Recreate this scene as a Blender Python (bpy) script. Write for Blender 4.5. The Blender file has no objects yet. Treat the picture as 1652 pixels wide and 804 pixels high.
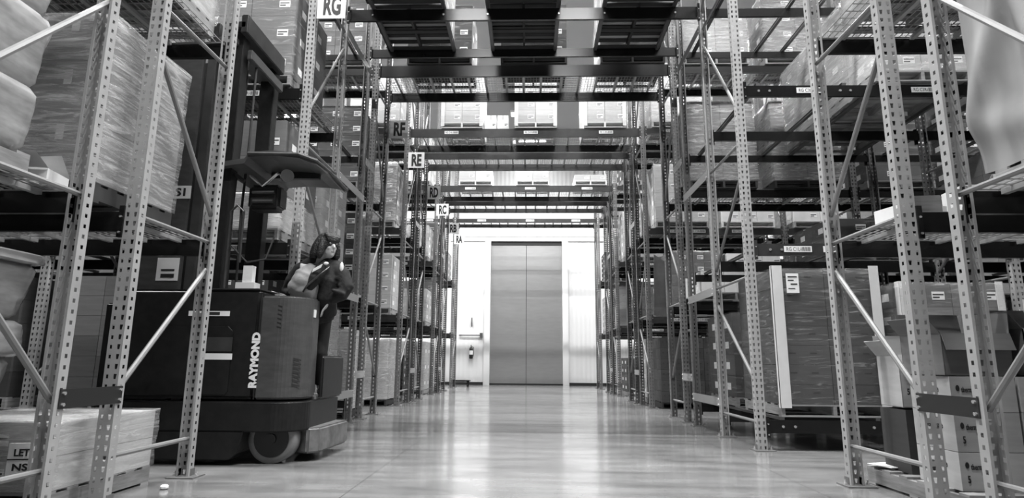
import bpy, bmesh, math, random
from mathutils import Vector, Matrix
random.seed(7)
PI = math.pi
sc = bpy.context.scene
COL = sc.collection

# ---------------------------------------------------------------- camera
W, H = 1652, 804
f, p, yw, rl = 966.6, .186322, .0292141, .0077531
fw = Vector((-math.sin(yw)*math.cos(p), math.cos(yw)*math.cos(p), math.sin(p)))
rt = Vector((math.cos(yw), math.sin(yw), 0))
up = rt.cross(fw)
rt2 = rt*math.cos(rl) + up*math.sin(rl)
up2 = up*math.cos(rl) - rt*math.sin(rl)
cam = bpy.data.cameras.new('camera'); co = bpy.data.objects.new('camera', cam); COL.objects.link(co)
m = Matrix((rt2, up2, -fw)).transposed().to_4x4(); m.translation = Vector((0, 0, 1.0))
co.matrix_world = m
cam.sensor_fit = 'HORIZONTAL'; cam.sensor_width = 36; cam.lens = 36*f/W
cam.clip_start = .05; cam.clip_end = 200
sc.camera = co

# ---------------------------------------------------------------- world, exposure, lamps
wd = bpy.data.worlds.new('world'); sc.world = wd; wd.use_nodes = True
wd.node_tree.nodes['Background'].inputs[0].default_value = (.8, .8, .8, 1)
wd.node_tree.nodes['Background'].inputs[1].default_value = .3
sc.view_settings.view_transform = 'Standard'
sc.view_settings.look = 'None'
sc.view_settings.gamma = 1
sc.view_settings.use_curve_mapping = False
sc.view_settings.exposure = 0.55
LAMP_W = 240.0
# aisle y, x positions, power factor
LAMP_ROWS = [(1.9, (-1.4, 1.4), 1.6), (6.4, (-9.5, -4.5, 0, 4.5, 9.5), 1.5),
             (12.75, (-10, -5, 0, 5, 10), 1.35), (17.55, (-10, -5, 0, 5, 10), 1.5), (22.3, (-10, -5, 0, 5, 10), 1.6),
             (25.3, (-10, -5, 0, 5, 10), .22)]
CEIL = 11.0

# ---------------------------------------------------------------- materials
def mat(name, c, rough=.5, metal=0., var=0., bump=0., bscale=30., spec=.5, noise=None, objrand=0.):
    if not isinstance(c, tuple): c = (c, c, c)
    m = bpy.data.materials.new(name); m.use_nodes = True
    nt = m.node_tree; b = nt.nodes['Principled BSDF']
    b.inputs['Base Color'].default_value = (*c, 1)
    b.inputs['Roughness'].default_value = rough
    b.inputs['Metallic'].default_value = metal
    b.inputs['Specular IOR Level'].default_value = spec
    tc = nt.nodes.new('ShaderNodeTexCoord')
    if var or objrand:
        n = nt.nodes.new('ShaderNodeTexNoise'); n.inputs['Scale'].default_value = noise[0] if noise else 6
        n.inputs['Detail'].default_value = 5
        mp = nt.nodes.new('ShaderNodeMapping')
        if noise and len(noise) > 1: mp.inputs['Scale'].default_value = noise[1]
        nt.links.new(tc.outputs['Object'], mp.inputs[0]); nt.links.new(mp.outputs[0], n.inputs['Vector'])
        r = nt.nodes.new('ShaderNodeMapRange')
        r.inputs[1].default_value = .3; r.inputs[2].default_value = .7
        r.inputs[3].default_value = 1-var; r.inputs[4].default_value = 1+var
        nt.links.new(n.outputs[0], r.inputs[0])
        o = nt.nodes.new('ShaderNodeObjectInfo')
        r2 = nt.nodes.new('ShaderNodeMapRange')
        r2.inputs[3].default_value = 1-objrand; r2.inputs[4].default_value = 1+objrand
        nt.links.new(o.outputs['Random'], r2.inputs[0])
        mu = nt.nodes.new('ShaderNodeMath'); mu.operation = 'MULTIPLY'
        nt.links.new(r.outputs[0], mu.inputs[0]); nt.links.new(r2.outputs[0], mu.inputs[1])
        vm = nt.nodes.new('ShaderNodeVectorMath'); vm.operation = 'SCALE'
        vm.inputs[0].default_value = c
        nt.links.new(mu.outputs[0], vm.inputs['Scale'])
        nt.links.new(vm.outputs[0], b.inputs['Base Color'])
    if bump:
        n2 = nt.nodes.new('ShaderNodeTexNoise'); n2.inputs['Scale'].default_value = bscale
        nt.links.new(tc.outputs['Object'], n2.inputs['Vector'])
        bp = nt.nodes.new('ShaderNodeBump'); bp.inputs['Strength'].default_value = bump; bp.inputs['Distance'].default_value = .02
        nt.links.new(n2.outputs[0], bp.inputs['Height']); nt.links.new(bp.outputs[0], b.inputs['Normal'])
    return m

M = {}
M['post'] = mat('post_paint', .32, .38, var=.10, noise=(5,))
M['postdark'] = mat('post_paint_shaded', .13, .42, var=.10, noise=(5,))  # post paint with the far rows' shade put into its colour; foot plates share it
M['brace'] = mat('brace_steel', .22, .45, metal=.1, var=.08)
M['spacer_dark'] = mat('spacer_dark', .018, .4)
M['spacer'] = mat('spacer_steel', .38, .45, metal=.2)
M['beam'] = mat('beam_paint', .009, .25, spec=.45, var=.2)
M['beamgrey'] = mat('beam_paint_grey', .035, .33, spec=.4, var=.2)
M['bolt'] = mat('bolt_steel', .8, .25, metal=.8)
M['wire'] = mat('deck_wire', .38, .4, metal=.4)
M['rail'] = mat('rail_steel', .10, .4, metal=.3)
M['white'] = mat('label_white', .80, .5)
M['black'] = mat('print_black', .012, .6)
M['kraft'] = mat('cardboard', .14, .8, var=.12, noise=(3, (1, 1, 8)), objrand=.22)
M['kraftdark'] = mat('cardboard_dark', .045, .7, var=.14, noise=(3, (1, 1, 8)), objrand=.25)
M['kraftlight'] = mat('cardboard_light', .40, .75, var=.10, noise=(3, (1, 1, 6)), objrand=.15)
M['boxwhite'] = mat('carton_white', .70, .7, var=.06, objrand=.1)
M['tape'] = mat('packing_tape', .42, .3)
M['board'] = mat('edge_board', .60, .6, var=.05)
M['wood'] = mat('pallet_wood', .24, .8, var=.25, noise=(5, (1, 1, 9)), objrand=.25)
M['wooddark'] = mat('pallet_dark', .025, .7, var=.2, objrand=.2)
M['truck'] = mat('truck_paint', .013, .38, spec=.3, var=.25, noise=(14,))
M['truckgrey'] = mat('truck_cover_paint', .062, .36, spec=.45, var=.18, noise=(8, (1, 1, 3)))
M['trucksteel'] = mat('truck_steel', .07, .35, metal=.5, var=.2)
M['bumper'] = mat('truck_bumper', .16, .45, metal=.3, var=.35, noise=(9,))
M['rubber'] = mat('wheel_rubber', .18, .6, var=.15)
M['hub'] = mat('wheel_hub', .012, .5)
M['jacket'] = mat('jacket_cloth', .009, .85, bump=.4, bscale=18)
M['shirt'] = mat('shirt_cloth', .23, .8, bump=.3, bscale=14)
M['trousers'] = mat('trouser_cloth', .012, .85)
M['skin'] = mat('skin', .40, .5)
M['hair'] = mat('hair', .014, .6, var=.3, noise=(40, (1, 1, .15)), bump=.8, bscale=60)
M['eye'] = mat('eye', .02, .3)
M['lip'] = mat('lip', .22, .5)
M['steel_door'] = mat('door_steel', .50, .32, metal=.75, var=.05, noise=(2, (1, 1, 5)))
M['trim'] = mat('door_trim', .80, .35)
M['dark'] = mat('dark_gap', .02, .6)
M['ceil'] = mat('ceiling_paint', .28, .7)
M['ext'] = mat('extinguisher_body', .02, .25)
M['sheet'] = mat('dust_sheet', .30, .9, var=.05)
M['paper'] = mat('paper_scrap', .8, .7)

def wallmat():
    m = mat('wall_panel', .80, .35); nt = m.node_tree; b = nt.nodes['Principled BSDF']
    tc = nt.nodes.new('ShaderNodeTexCoord'); w = nt.nodes.new('ShaderNodeTexWave')
    w.wave_type = 'BANDS'; w.bands_direction = 'X'; w.inputs['Scale'].default_value = 1.6
    nt.links.new(tc.outputs['Object'], w.inputs['Vector'])
    bp = nt.nodes.new('ShaderNodeBump'); bp.inputs['Strength'].default_value = .5; bp.inputs['Distance'].default_value = .02
    nt.links.new(w.outputs['Fac'], bp.inputs['Height']); nt.links.new(bp.outputs[0], b.inputs['Normal'])
    return m
M['wall'] = wallmat()
M['wallgrey'] = mat('side_wall_paint', .10, .6)

def floormat():
    m = bpy.data.materials.new('polished_concrete'); m.use_nodes = True
    nt = m.node_tree; b = nt.nodes['Principled BSDF']; L = nt.links.new
    tc = nt.nodes.new('ShaderNodeTexCoord')
    n1 = nt.nodes.new('ShaderNodeTexNoise'); n1.inputs['Scale'].default_value = .9; n1.inputs['Detail'].default_value = 8; n1.inputs['Roughness'].default_value = .65
    L(tc.outputs['Object'], n1.inputs['Vector'])
    mp = nt.nodes.new('ShaderNodeMapping'); mp.inputs['Scale'].default_value = (.45, 2.2, 1); mp.inputs['Rotation'].default_value = (0, 0, .12)
    L(tc.outputs['Object'], mp.inputs[0])
    n2 = nt.nodes.new('ShaderNodeTexNoise'); n2.inputs['Scale'].default_value = 2.2; n2.inputs['Detail'].default_value = 7
    L(mp.outputs[0], n2.inputs['Vector'])
    ad = nt.nodes.new('ShaderNodeMath'); ad.operation = 'ADD'; L(n1.outputs[0], ad.inputs[0]); L(n2.outputs[0], ad.inputs[1])
    cr = nt.nodes.new('ShaderNodeMapRange'); cr.inputs[1].default_value = .7; cr.inputs[2].default_value = 1.3
    cr.inputs[3].default_value = .10; cr.inputs[4].default_value = .27
    L(ad.outputs[0], cr.inputs[0])
    # slab joints
    br = nt.nodes.new('ShaderNodeTexBrick'); br.offset = 0; br.inputs['Scale'].default_value = 1; br.inputs['Mortar Size'].default_value = .006
    br.inputs['Brick Width'].default_value = 3.7; br.inputs['Row Height'].default_value = 4.55
    br.inputs['Color1'].default_value = (1, 1, 1, 1); br.inputs['Color2'].default_value = (1, 1, 1, 1); br.inputs['Mortar'].default_value = (.6, .6, .6, 1)
    mo = nt.nodes.new('ShaderNodeMapping'); mo.inputs['Location'].default_value = (1.4, .5, 0); L(tc.outputs['Object'], mo.inputs[0]); L(mo.outputs[0], br.inputs['Vector'])
    mx = nt.nodes.new('ShaderNodeMix'); mx.data_type = 'RGBA'; mx.blend_type = 'MULTIPLY'; mx.inputs[0].default_value = 1
    L(cr.outputs[0], mx.inputs[6]); L(br.outputs['Color'], mx.inputs[7]); L(mx.outputs[2], b.inputs['Base Color'])
    rr = nt.nodes.new('ShaderNodeMapRange'); rr.inputs[1].default_value = .7; rr.inputs[2].default_value = 1.3
    rr.inputs[3].default_value = .22; rr.inputs[4].default_value = .10
    L(ad.outputs[0], rr.inputs[0]); L(rr.outputs[0], b.inputs['Roughness'])
    bp = nt.nodes.new('ShaderNodeBump'); bp.inputs['Strength'].default_value = .06; bp.inputs['Distance'].default_value = .01
    L(n2.outputs[0], bp.inputs['Height']); L(bp.outputs[0], b.inputs['Normal'])
    b.inputs['Specular IOR Level'].default_value = .75
    return m
M['floor'] = floormat()

def wrapmat(name, fac0, fac1, col=.75, stretch=(1, 1, 9), TH=(.54, .78), bs=.5):
    m = bpy.data.materials.new(name); m.use_nodes = True
    nt = m.node_tree; b = nt.nodes['Principled BSDF']; L = nt.links.new
    out = nt.nodes['Material Output']
    b.inputs['Base Color'].default_value = (col, col, col, 1); b.inputs['Roughness'].default_value = .16
    b.inputs['Specular IOR Level'].default_value = 1.0
    tc = nt.nodes.new('ShaderNodeTexCoord'); mp = nt.nodes.new('ShaderNodeMapping')
    mp.inputs['Scale'].default_value = stretch; mp.inputs['Rotation'].default_value = (.05, .07, 0)
    L(tc.outputs['Object'], mp.inputs[0])
    n = nt.nodes.new('ShaderNodeTexNoise'); n.inputs['Scale'].default_value = 2.2; n.inputs['Detail'].default_value = 9; n.inputs['Roughness'].default_value = .68; n.inputs['Distortion'].default_value = 1.6
    L(mp.outputs[0], n.inputs['Vector'])
    r = nt.nodes.new('ShaderNodeMapRange'); r.inputs[1].default_value = TH[0]; r.inputs[2].default_value = TH[1]
    r.inputs[3].default_value = fac0; r.inputs[4].default_value = fac1
    L(n.outputs[0], r.inputs[0])
    bp = nt.nodes.new('ShaderNodeBump'); bp.inputs['Strength'].default_value = bs; bp.inputs['Distance'].default_value = .016
    L(n.outputs[0], bp.inputs['Height']); L(bp.outputs[0], b.inputs['Normal'])
    tr = nt.nodes.new('ShaderNodeBsdfTransparent'); mx = nt.nodes.new('ShaderNodeMixShader')
    L(r.outputs[0], mx.inputs[0]); L(tr.outputs[0], mx.inputs[1]); L(b.outputs[0], mx.inputs[2]); L(mx.outputs[0], out.inputs[0])
    return m
M['wrap'] = wrapmat('stretch_wrap', .04, .55)
M['wrapheavy'] = wrapmat('stretch_wrap_heavy', .16, .85, .62, TH=(.44, .72), bs=.8)

def emat(name, s):
    m = bpy.data.materials.new(name); m.use_nodes = True
    b = m.node_tree.nodes['Principled BSDF']; b.inputs['Emission Color'].default_value = (1, 1, 1, 1); b.inputs['Emission Strength'].default_value = s
    return m
M['tube'] = emat('lamp_glow', 6)

# ---------------------------------------------------------------- mesh helpers
class MB:
    def __init__(s): s.v = []; s.f = []; s.m = []
    def add(s, vs, fs, mi=0):
        k = len(s.v); s.v += [tuple(v) for v in vs]
        for q in fs: s.f.append([k+i for i in q]); s.m.append(mi)
        return s
    def box(s, x0, y0, z0, x1, y1, z1, mi=0):
        return s.add([(x0,y0,z0),(x1,y0,z0),(x1,y1,z0),(x0,y1,z0),(x0,y0,z1),(x1,y0,z1),(x1,y1,z1),(x0,y1,z1)],
              [(0,3,2,1),(4,5,6,7),(0,1,5,4),(1,2,6,5),(2,3,7,6),(3,0,4,7)], mi)
    def prism(s, pts, z0, z1, mi=0, axis='z'):
        n = len(pts)
        def P(a, b, c): return (a, b, c) if axis == 'z' else ((a, c, b) if axis == 'y' else (c, a, b))
        vs = [P(a, b, z0) for a, b in pts] + [P(a, b, z1) for a, b in pts]
        fs = [list(range(n))[::-1], [n+i for i in range(n)]] + [(i, (i+1) % n, n+(i+1) % n, n+i) for i in range(n)]
        return s.add(vs, fs, mi)
    def tube(s, pts, r, seg=8, mi=0, cap=True, flat=None):
        pts = [Vector(q) for q in pts]; n = len(pts)
        if not hasattr(r, '__len__'): r = [r]*n
        k = len(s.v); prev = None
        for i, q in enumerate(pts):
            d = (pts[min(i+1, n-1)] - pts[max(i-1, 0)]).normalized()
            if prev is None:
                a = d.cross(Vector((0, 0, 1)))
                if a.length < .1: a = d.cross(Vector((0, 1, 0)))
            else: a = prev - d*prev.dot(d)
            a.normalize(); prev = a; b = d.cross(a)
            for j in range(seg):
                t = 2*PI*j/seg
                s.v.append(tuple(q + a*math.cos(t)*r[i] + b*math.sin(t)*r[i]*(flat or 1)))
        for i in range(n-1):
            for j in range(seg):
                s.f.append([k+i*seg+j, k+i*seg+(j+1) % seg, k+(i+1)*seg+(j+1) % seg, k+(i+1)*seg+j]); s.m.append(mi)
        if cap:
            s.f.append([k+j for j in range(seg)][::-1]); s.m.append(mi)
            s.f.append([k+(n-1)*seg+j for j in range(seg)]); s.m.append(mi)
        return s
    def ball(s, c, r, seg=16, rings=10, mi=0, rot=None):
        c = Vector(c); r = (r, r, r) if not hasattr(r, '__len__') else r
        k = len(s.v)
        R = rot or Matrix.Identity(3)
        for i in range(1, rings):
            t = PI*i/rings
            for j in range(seg):
                a = 2*PI*j/seg
                s.v.append(tuple(c + R @ Vector((r[0]*math.sin(t)*math.cos(a), r[1]*math.sin(t)*math.sin(a), r[2]*math.cos(t)))))
        top = len(s.v); s.v.append(tuple(c + R @ Vector((0, 0, r[2])))); s.v.append(tuple(c - R @ Vector((0, 0, r[2]))))
        for i in range(rings-2):
            for j in range(seg):
                s.f.append([k+i*seg+j, k+(i+1)*seg+j, k+(i+1)*seg+(j+1) % seg, k+i*seg+(j+1) % seg]); s.m.append(mi)
        for j in range(seg):
            s.f.append([top, k+j, k+(j+1) % seg]); s.m.append(mi)
            s.f.append([top+1, k+(rings-2)*seg+(j+1) % seg, k+(rings-2)*seg+j]); s.m.append(mi)
        return s
    def mesh(s, name, mats, smooth=False):
        me = bpy.data.meshes.new(name); me.from_pydata(s.v, [], s.f)
        if not isinstance(mats, (list, tuple)): mats = [mats]
        for q in mats: me.materials.append(q)
        me.polygons.foreach_set('material_index', s.m)
        if smooth: me.polygons.foreach_set('use_smooth', [True]*len(s.f))
        me.update(); return me

def put(name, me, parent=None, loc=(0, 0, 0), rot=(0, 0, 0), scale=None):
    o = bpy.data.objects.new(name, me); COL.objects.link(o)
    o.parent = parent; o.location = loc; o.rotation_euler = rot
    if scale: o.scale = scale
    return o
def tag(o, label, cat=None, group=None, kind=None):
    if label: o['label'] = label
    if cat: o['category'] = cat
    if group: o['group'] = group
    if kind: o['kind'] = kind
    return o
def thing(name, label, cat, loc=(0, 0, 0), group=None, rz=0):
    return tag(put(name, None, None, loc, (0, 0, rz)), label, cat, group)
def struct(name, me, loc=(0, 0, 0)):
    o = put(name, me, None, loc); o['kind'] = 'structure'; return o
CACHE = {}
def cached(key, fn):
    if key not in CACHE: CACHE[key] = fn()
    return CACHE[key]
def bevel(me, w=.01, seg=2):
    bm = bmesh.new(); bm.from_mesh(me)
    bmesh.ops.bevel(bm, geom=bm.edges[:], offset=w, segments=seg, affect='EDGES', clamp_overlap=True)
    bm.to_mesh(me); bm.free(); return me
DG = None
def textmesh(s, height, width, bold=0., m=None, depth=.0008):
    """lettering in the local xy plane, centred on the origin, exactly width x height"""
    def make():
        cu = bpy.data.curves.new('lettering', 'FONT'); cu.body = s; cu.size = 1; cu.offset = bold; cu.extrude = .01
        cu.align_x = 'CENTER'; cu.resolution_u = 3
        to = bpy.data.objects.new('lettering', cu); COL.objects.link(to)
        bpy.context.view_layer.update()
        me = bpy.data.meshes.new_from_object(to.evaluated_get(bpy.context.evaluated_depsgraph_get()))
        bpy.data.objects.remove(to); bpy.data.curves.remove(cu)
        xs = [v.co.x for v in me.vertices]; ys = [v.co.y for v in me.vertices]
        cx, cy = (min(xs)+max(xs))/2, (min(ys)+max(ys))/2; sx, sy = max(xs)-min(xs), max(ys)-min(ys)
        for v in me.vertices:
            v.co = ((v.co.x-cx)*width/sx, (v.co.y-cy)*height/sy, v.co.z/.01*depth)
        me.materials.clear(); me.materials.append(m or M['black']); me.name = 'lettering'
        return me
    return cached(('t', s, height, width, bold, m and m.name), make)

FACE = (PI/2, 0, 0)       # xy plane turned to face -y
def ordinal(i): return ['floor', 'first', 'second', 'third', 'fourth', 'fifth', 'sixth'][i]

# ================================================================ THE SETTING
struct('floor', MB().box(-17, -6, -.1, 17, 26.85, 0).mesh('floor', M['floor']))
struct('ceiling', MB().box(-17, -6, CEIL, 17, 27.05, CEIL+.1).mesh('ceiling', M['ceil']))
struct('wall_left', MB().box(-17.2, -6, 0, -17, 27.05, CEIL).mesh('wall_left', M['wallgrey']))
struct('wall_right', MB().box(17, -6, 0, 17.2, 27.05, CEIL).mesh('wall_right', M['wallgrey']))
struct('wall_front', MB().box(-17, -6.2, 0, 17, -6, CEIL).mesh('wall_front', M['wallgrey']))
DY = 26.85
wb = MB()
wb.box(-17, DY, 0, -1.74, DY+.2, CEIL).box(1.49, DY, 0, 17, DY+.2, CEIL).box(-1.74, DY, 6.42, 1.49, DY+.2, CEIL)
struct('wall_back', wb.mesh('wall_back', M['wall']))
struct('baseboard_back', MB().box(-17, DY-.03, 0, -2.02, DY, .12).box(1.77, DY-.03, 0, 17, DY, .12).mesh('baseboard_back', M['dark']))
tr = struct('trim_1', MB().box(-2.0, DY-.10, 0, -1.74, DY, 6.42).box(1.49, DY-.10, 0, 1.75, DY, 6.42).mesh('door_jamb', M['trim']))
struct('trim_2', MB().box(-3.6, DY-.06, 6.42, 3.4, DY, 6.62).box(-3.6, DY-.08, 6.62, 3.4, DY, 6.68).mesh('header_trim', M['trim']))
d = put('door_1', None, None, (-.125, DY+.05, 0)); d['kind'] = 'structure'
put('door_leaf', MB().box(-1.60, 0, .07, -.012, .06, 6.28).mesh('door_leaf', M['steel_door']), d)
put('door_leaf', MB().box(.012, 0, .07, 1.60, .06, 6.28).mesh('door_leaf', M['steel_door']), d)
put('bottom_seal', MB().box(-1.61, -.02, 0, 1.61, .05, .07).mesh('seal', M['dark']), d)
put('track_cover', MB().box(-1.61, -.03, 6.24, 1.61, .06, 6.42).mesh('cover', M['dark']), d)
put('centre_seal', MB().box(-.012, .005, .07, .012, .05, 6.28).mesh('seal', M['trucksteel']), d)

# ceiling lamps
lamp_me = MB().box(-.75, -.22, .03, .75, .22, .12).mesh('housing', M['trim'])
tube_me = MB().tube([(-.7, -.1, 0), (.7, -.1, 0)], .02).tube([(-.7, .1, 0), (.7, .1, 0)], .02).mesh('tubes', M['tube'])
names = ['over the nearest aisle', 'over the truck aisle', 'past row RF', 'between rows RD and RC', 'between rows RB and RA', 'by the end wall']
for ri, (ly, xs, pf) in enumerate(LAMP_ROWS):
    for xi, lx in enumerate(xs):
        side = ['leftmost', 'left of centre', 'middle', 'right of centre', 'rightmost'][xi] if len(xs) == 5 else (['leftmost', 'second from left', 'second from right', 'rightmost'][xi] if len(xs) == 4 else ['left', 'right'][xi])
        t = thing('ceiling_lamp', 'white strip lamp %s, %s' % (names[ri], side), 'lamp', (lx, ly, 10.6), 'strip lamps under the ceiling')
        put('housing', lamp_me, t); put('lamp_tubes', tube_me, t)
        for hx in (-.6, .6): put('hanger', cached('hang', lambda: MB().tube([(0, 0, .12), (0, 0, CEIL-10.6)], .008).mesh('hanger', M['rail'])), t, (hx, 0, 0))
        ld = cached(('L', ri), lambda: bpy.data.lights.new('lamp_light', 'AREA'))
        ld.shape = 'RECTANGLE'; ld.size = 2.4; ld.size_y = .12; ld.energy = LAMP_W*pf; ld.spread = math.radians(150)
        lo = put('lamp_light', ld, t, (0, 0, -.04))

# ================================================================ RACKS
XR, XL, BAY = 2.735, -2.975, 3.195
PH, PITCH = 10.4, .07
PWD, PDP = .11, .08                       # post width (x), depth (y)
def post_mesh(sgn, m='post'):
    """channel post: web (two columns of teardrop holes) at y=0, flanges run to y = sgn*PDP"""
    b = MB()
    n = int(PH/PITCH)
    hw = PWD/2
    xs = [-hw, -.040, -.016, .016, .040, hw]
    fs = [0, .028, .050, PDP]
    lip = .018
    for i in range(n):
        z0 = i*PITCH
        zs = [z0, z0+.018, z0+.054, z0+PITCH]
        k = len(b.v)
        for zi, z in enumerate(zs):
            for xi, x in enumerate(xs):
                xx = x
                if zi == 1 and xi in (1, 2): xx += .005*(1 if xi == 1 else -1)
                if zi == 1 and xi in (3, 4): xx += .005*(1 if xi == 3 else -1)
                b.v.append((xx, 0, z))
        for zi in range(3):
            for xi in range(5):
                if zi == 1 and xi in (1, 3): continue
                q = k+zi*6+xi; b.f.append([q, q+1, q+7, q+6]); b.m.append(0)
        for sx in (-hw, hw):
            k = len(b.v)
            zt = [z0, z0+.022, z0+.048, z0+PITCH]
            for z in zt:
                for y in fs: b.v.append((sx, y*sgn, z))
            for zi in range(3):
                for yi in range(3):
                    if zi == 1 and yi == 1: continue
                    q = k+zi*4+yi; b.f.append([q, q+1, q+5, q+4]); b.m.append(0)
    t = n*PITCH
    for sx in (-1, 1):
        x0, x1 = sorted((sx*hw, sx*(hw-lip))); y0, y1 = sorted((sgn*PDP, sgn*(PDP-.004)))
        b.box(x0, y0, 0, x1, y1, t)
    return b.mesh('post', M[m])
def foot_mesh():
    b = MB().box(-.11, -.10, 0, .13, .10, .012)
    for x in (-.085, .105):
        b.tube([(x, 0, .012), (x, 0, .028)], .016, 6, 1).tube([(x, 0, .028), (x, 0, .05)], .008, 6, 1)
    b.box(-.058, -.012, .012, -.055, .06, .07).box(.055, -.012, .012, .058, .06, .07)
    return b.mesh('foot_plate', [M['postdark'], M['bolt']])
def brace_mesh(a, c, r=.019):
    return MB().tube([a, c], r, 8).mesh('brace', M['brace'])
LEV = [.32, 2.07, 3.82, 6.2, 8.4]
def frame(row, label, x, y0, y1, aisle_front, group):
    t = thing('upright_frame', label, 'rack upright', (x, y0, 0), group)
    dep = y1-y0
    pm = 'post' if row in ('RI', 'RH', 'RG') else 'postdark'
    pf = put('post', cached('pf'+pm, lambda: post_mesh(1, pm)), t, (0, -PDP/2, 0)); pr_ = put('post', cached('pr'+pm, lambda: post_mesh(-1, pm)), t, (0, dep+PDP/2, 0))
    for q, yy in ((pf, PDP/2), (pr_, -PDP/2)): put('foot_plate', cached('foot', foot_mesh), q, (0, yy, 0))
    for z in LEV:
        put('brace', cached(('br', round(dep, 2)), lambda: brace_mesh((0, .0, 0), (0, dep, 0))), t, (0, 0, z))
    segs = [(.74, 1.81), (2.32, 3.48), (4.2, 5.9), (6.5, 8.1)]
    for i, (a, c) in enumerate(segs):
        lowfront = (i % 2 == 0) == aisle_front
        # even panels: low end at the 'low' side; odd panels: mirrored
        A, B = ((0, 0, a), (0, dep, c)) if lowfront else ((0, 0, c), (0, dep, a))
        put('brace', cached(('dg', round(dep, 2), i, lowfront), lambda: brace_mesh(A, B, .021)), t)
    return t
def beam_mesh(L, h, m):
    b = MB()
    b.box(0, -.022, -h, L, .022, -h*.30).box(0, -.022, -h*.30, L, .008, 0)
    for x0, x1 in ((-.003, .035), (L-.035, L+.003)): b.box(x0, -.055, -h-.05, x1, -.022, .04)
    for xx in (.016, L-.016):
        b.tube([(xx, -.054, -h*.3), (xx, -.064, -h*.3)], .009, 6, 1).tube([(xx, -.054, -h*1.1), (xx, -.064, -h*1.1)], .009, 6, 1)
    return b.mesh('beam', [M[m], M['bolt']])
def print_mesh(txt, w, h):
    def make():
        t = textmesh(txt, h*.62, w*.52)
        b = MB()
        for v in t.vertices: b.v.append((v.co.x-w*.18, v.co.y, v.co.z))
        for q in t.polygons: b.f.append(list(q.vertices)); b.m.append(0)
        x = w*.14; r = random.Random(3)
        while x < w*.46:
            ww = r.choice((.004, .006, .009))*w/.34; b.box(x, -h*.34, 0, x+ww, h*.34, .001); x += ww+.006*w/.34
        b.add([(w*.105, -h*.3, .001), (w*.125, -h*.05, .001), (w*.085, -h*.05, .001)], [(0, 1, 2)]).box(w*.101, -h*.06, 0, w*.109, h*.3, .001)
        return b.mesh('printing', M['black'])
    return cached(('pm', txt, w, h), make)
def add_label(parent, txt, x, z, y=-.024, w=.34, h=.075):
    l = put('location_label', cached(('ll', w, h), lambda: MB().box(-w/2, -h/2, 0, w/2, h/2, .002).mesh('location_label', M['white'])), parent, (x, y, z), FACE)
    l['label'] = 'white label with rack code and barcode'
    put('printing', print_mesh(txt, w-.02, h), l, (0, 0, .0022))
def rackbeam(label, x0, x1, y, ztop, h=.14, mkey='beam', group='rack beams', labels=(), bolts=(), front=True):
    L = round(x1-x0, 3)
    o = put('rack_crossbeam', cached(('bm', L, h, mkey, front), lambda: beam_mesh(L, h, mkey)), None, (x0, y, ztop))
    if not front: o.rotation_euler = (0, 0, PI); o.location = (x1, y, ztop)
    tag(o, label, 'rack beam', group)
    for tx, bx in labels: add_label(o, tx, bx-x0, -h*.45)
    if bolts:
        me = cached(('bolt', h), lambda: MB().tube([(0, -.022, 0), (0, -.034, 0)], .016, 8).mesh('bolt', M['bolt']))
        for bx in bolts: put('bolt', me, o, (bx-x0, 0, -h*.5))
    return o
def deck_mesh(w, d):
    b = MB(); r = .0035
    n = int(w/.055)
    for i in range(n+1):
        x = w*i/n; b.box(x-r, 0, -r, x+r, d, r)
    k = int(d/.10)
    for i in range(k+1):
        y = d*i/k; b.box(0, y-r, -3*r, w, y+r, -r)
    for x in (w*.18, w*.5, w*.82): b.box(x-.02, .02, -.045, x+.02, d-.02, -.012)
    for y in (0, d):
        s = -.025 if y == 0 else .0; b.box(0, y+s, -.006, w, y+s+.025, -.002)
    return b.mesh('wire_deck', M['wire'])
def decks(row, lvl, side, bay, x0, x1, y0, y1, z, n=3):
    w = (x1-x0)/n-.02
    for i in range(n):
        o = put('wire_deck', cached(('dk', round(w, 2), round(y1-y0, 2)), lambda: deck_mesh(w, y1-y0-.05)), None, (x0+.01+i*(w+.02), y0+.025, z+.012))
        pos = ['left', 'middle', 'right'] if n == 3 else (['leftmost', 'second from left', 'middle', 'second from right', 'rightmost'] if n == 5 else [str(k) for k in range(n)])
        tag(o, '%s wire deck panel, %s, %s, %s' % (pos[i], row, lvl, bay), 'wire deck', 'wire deck panels on the racks')

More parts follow.
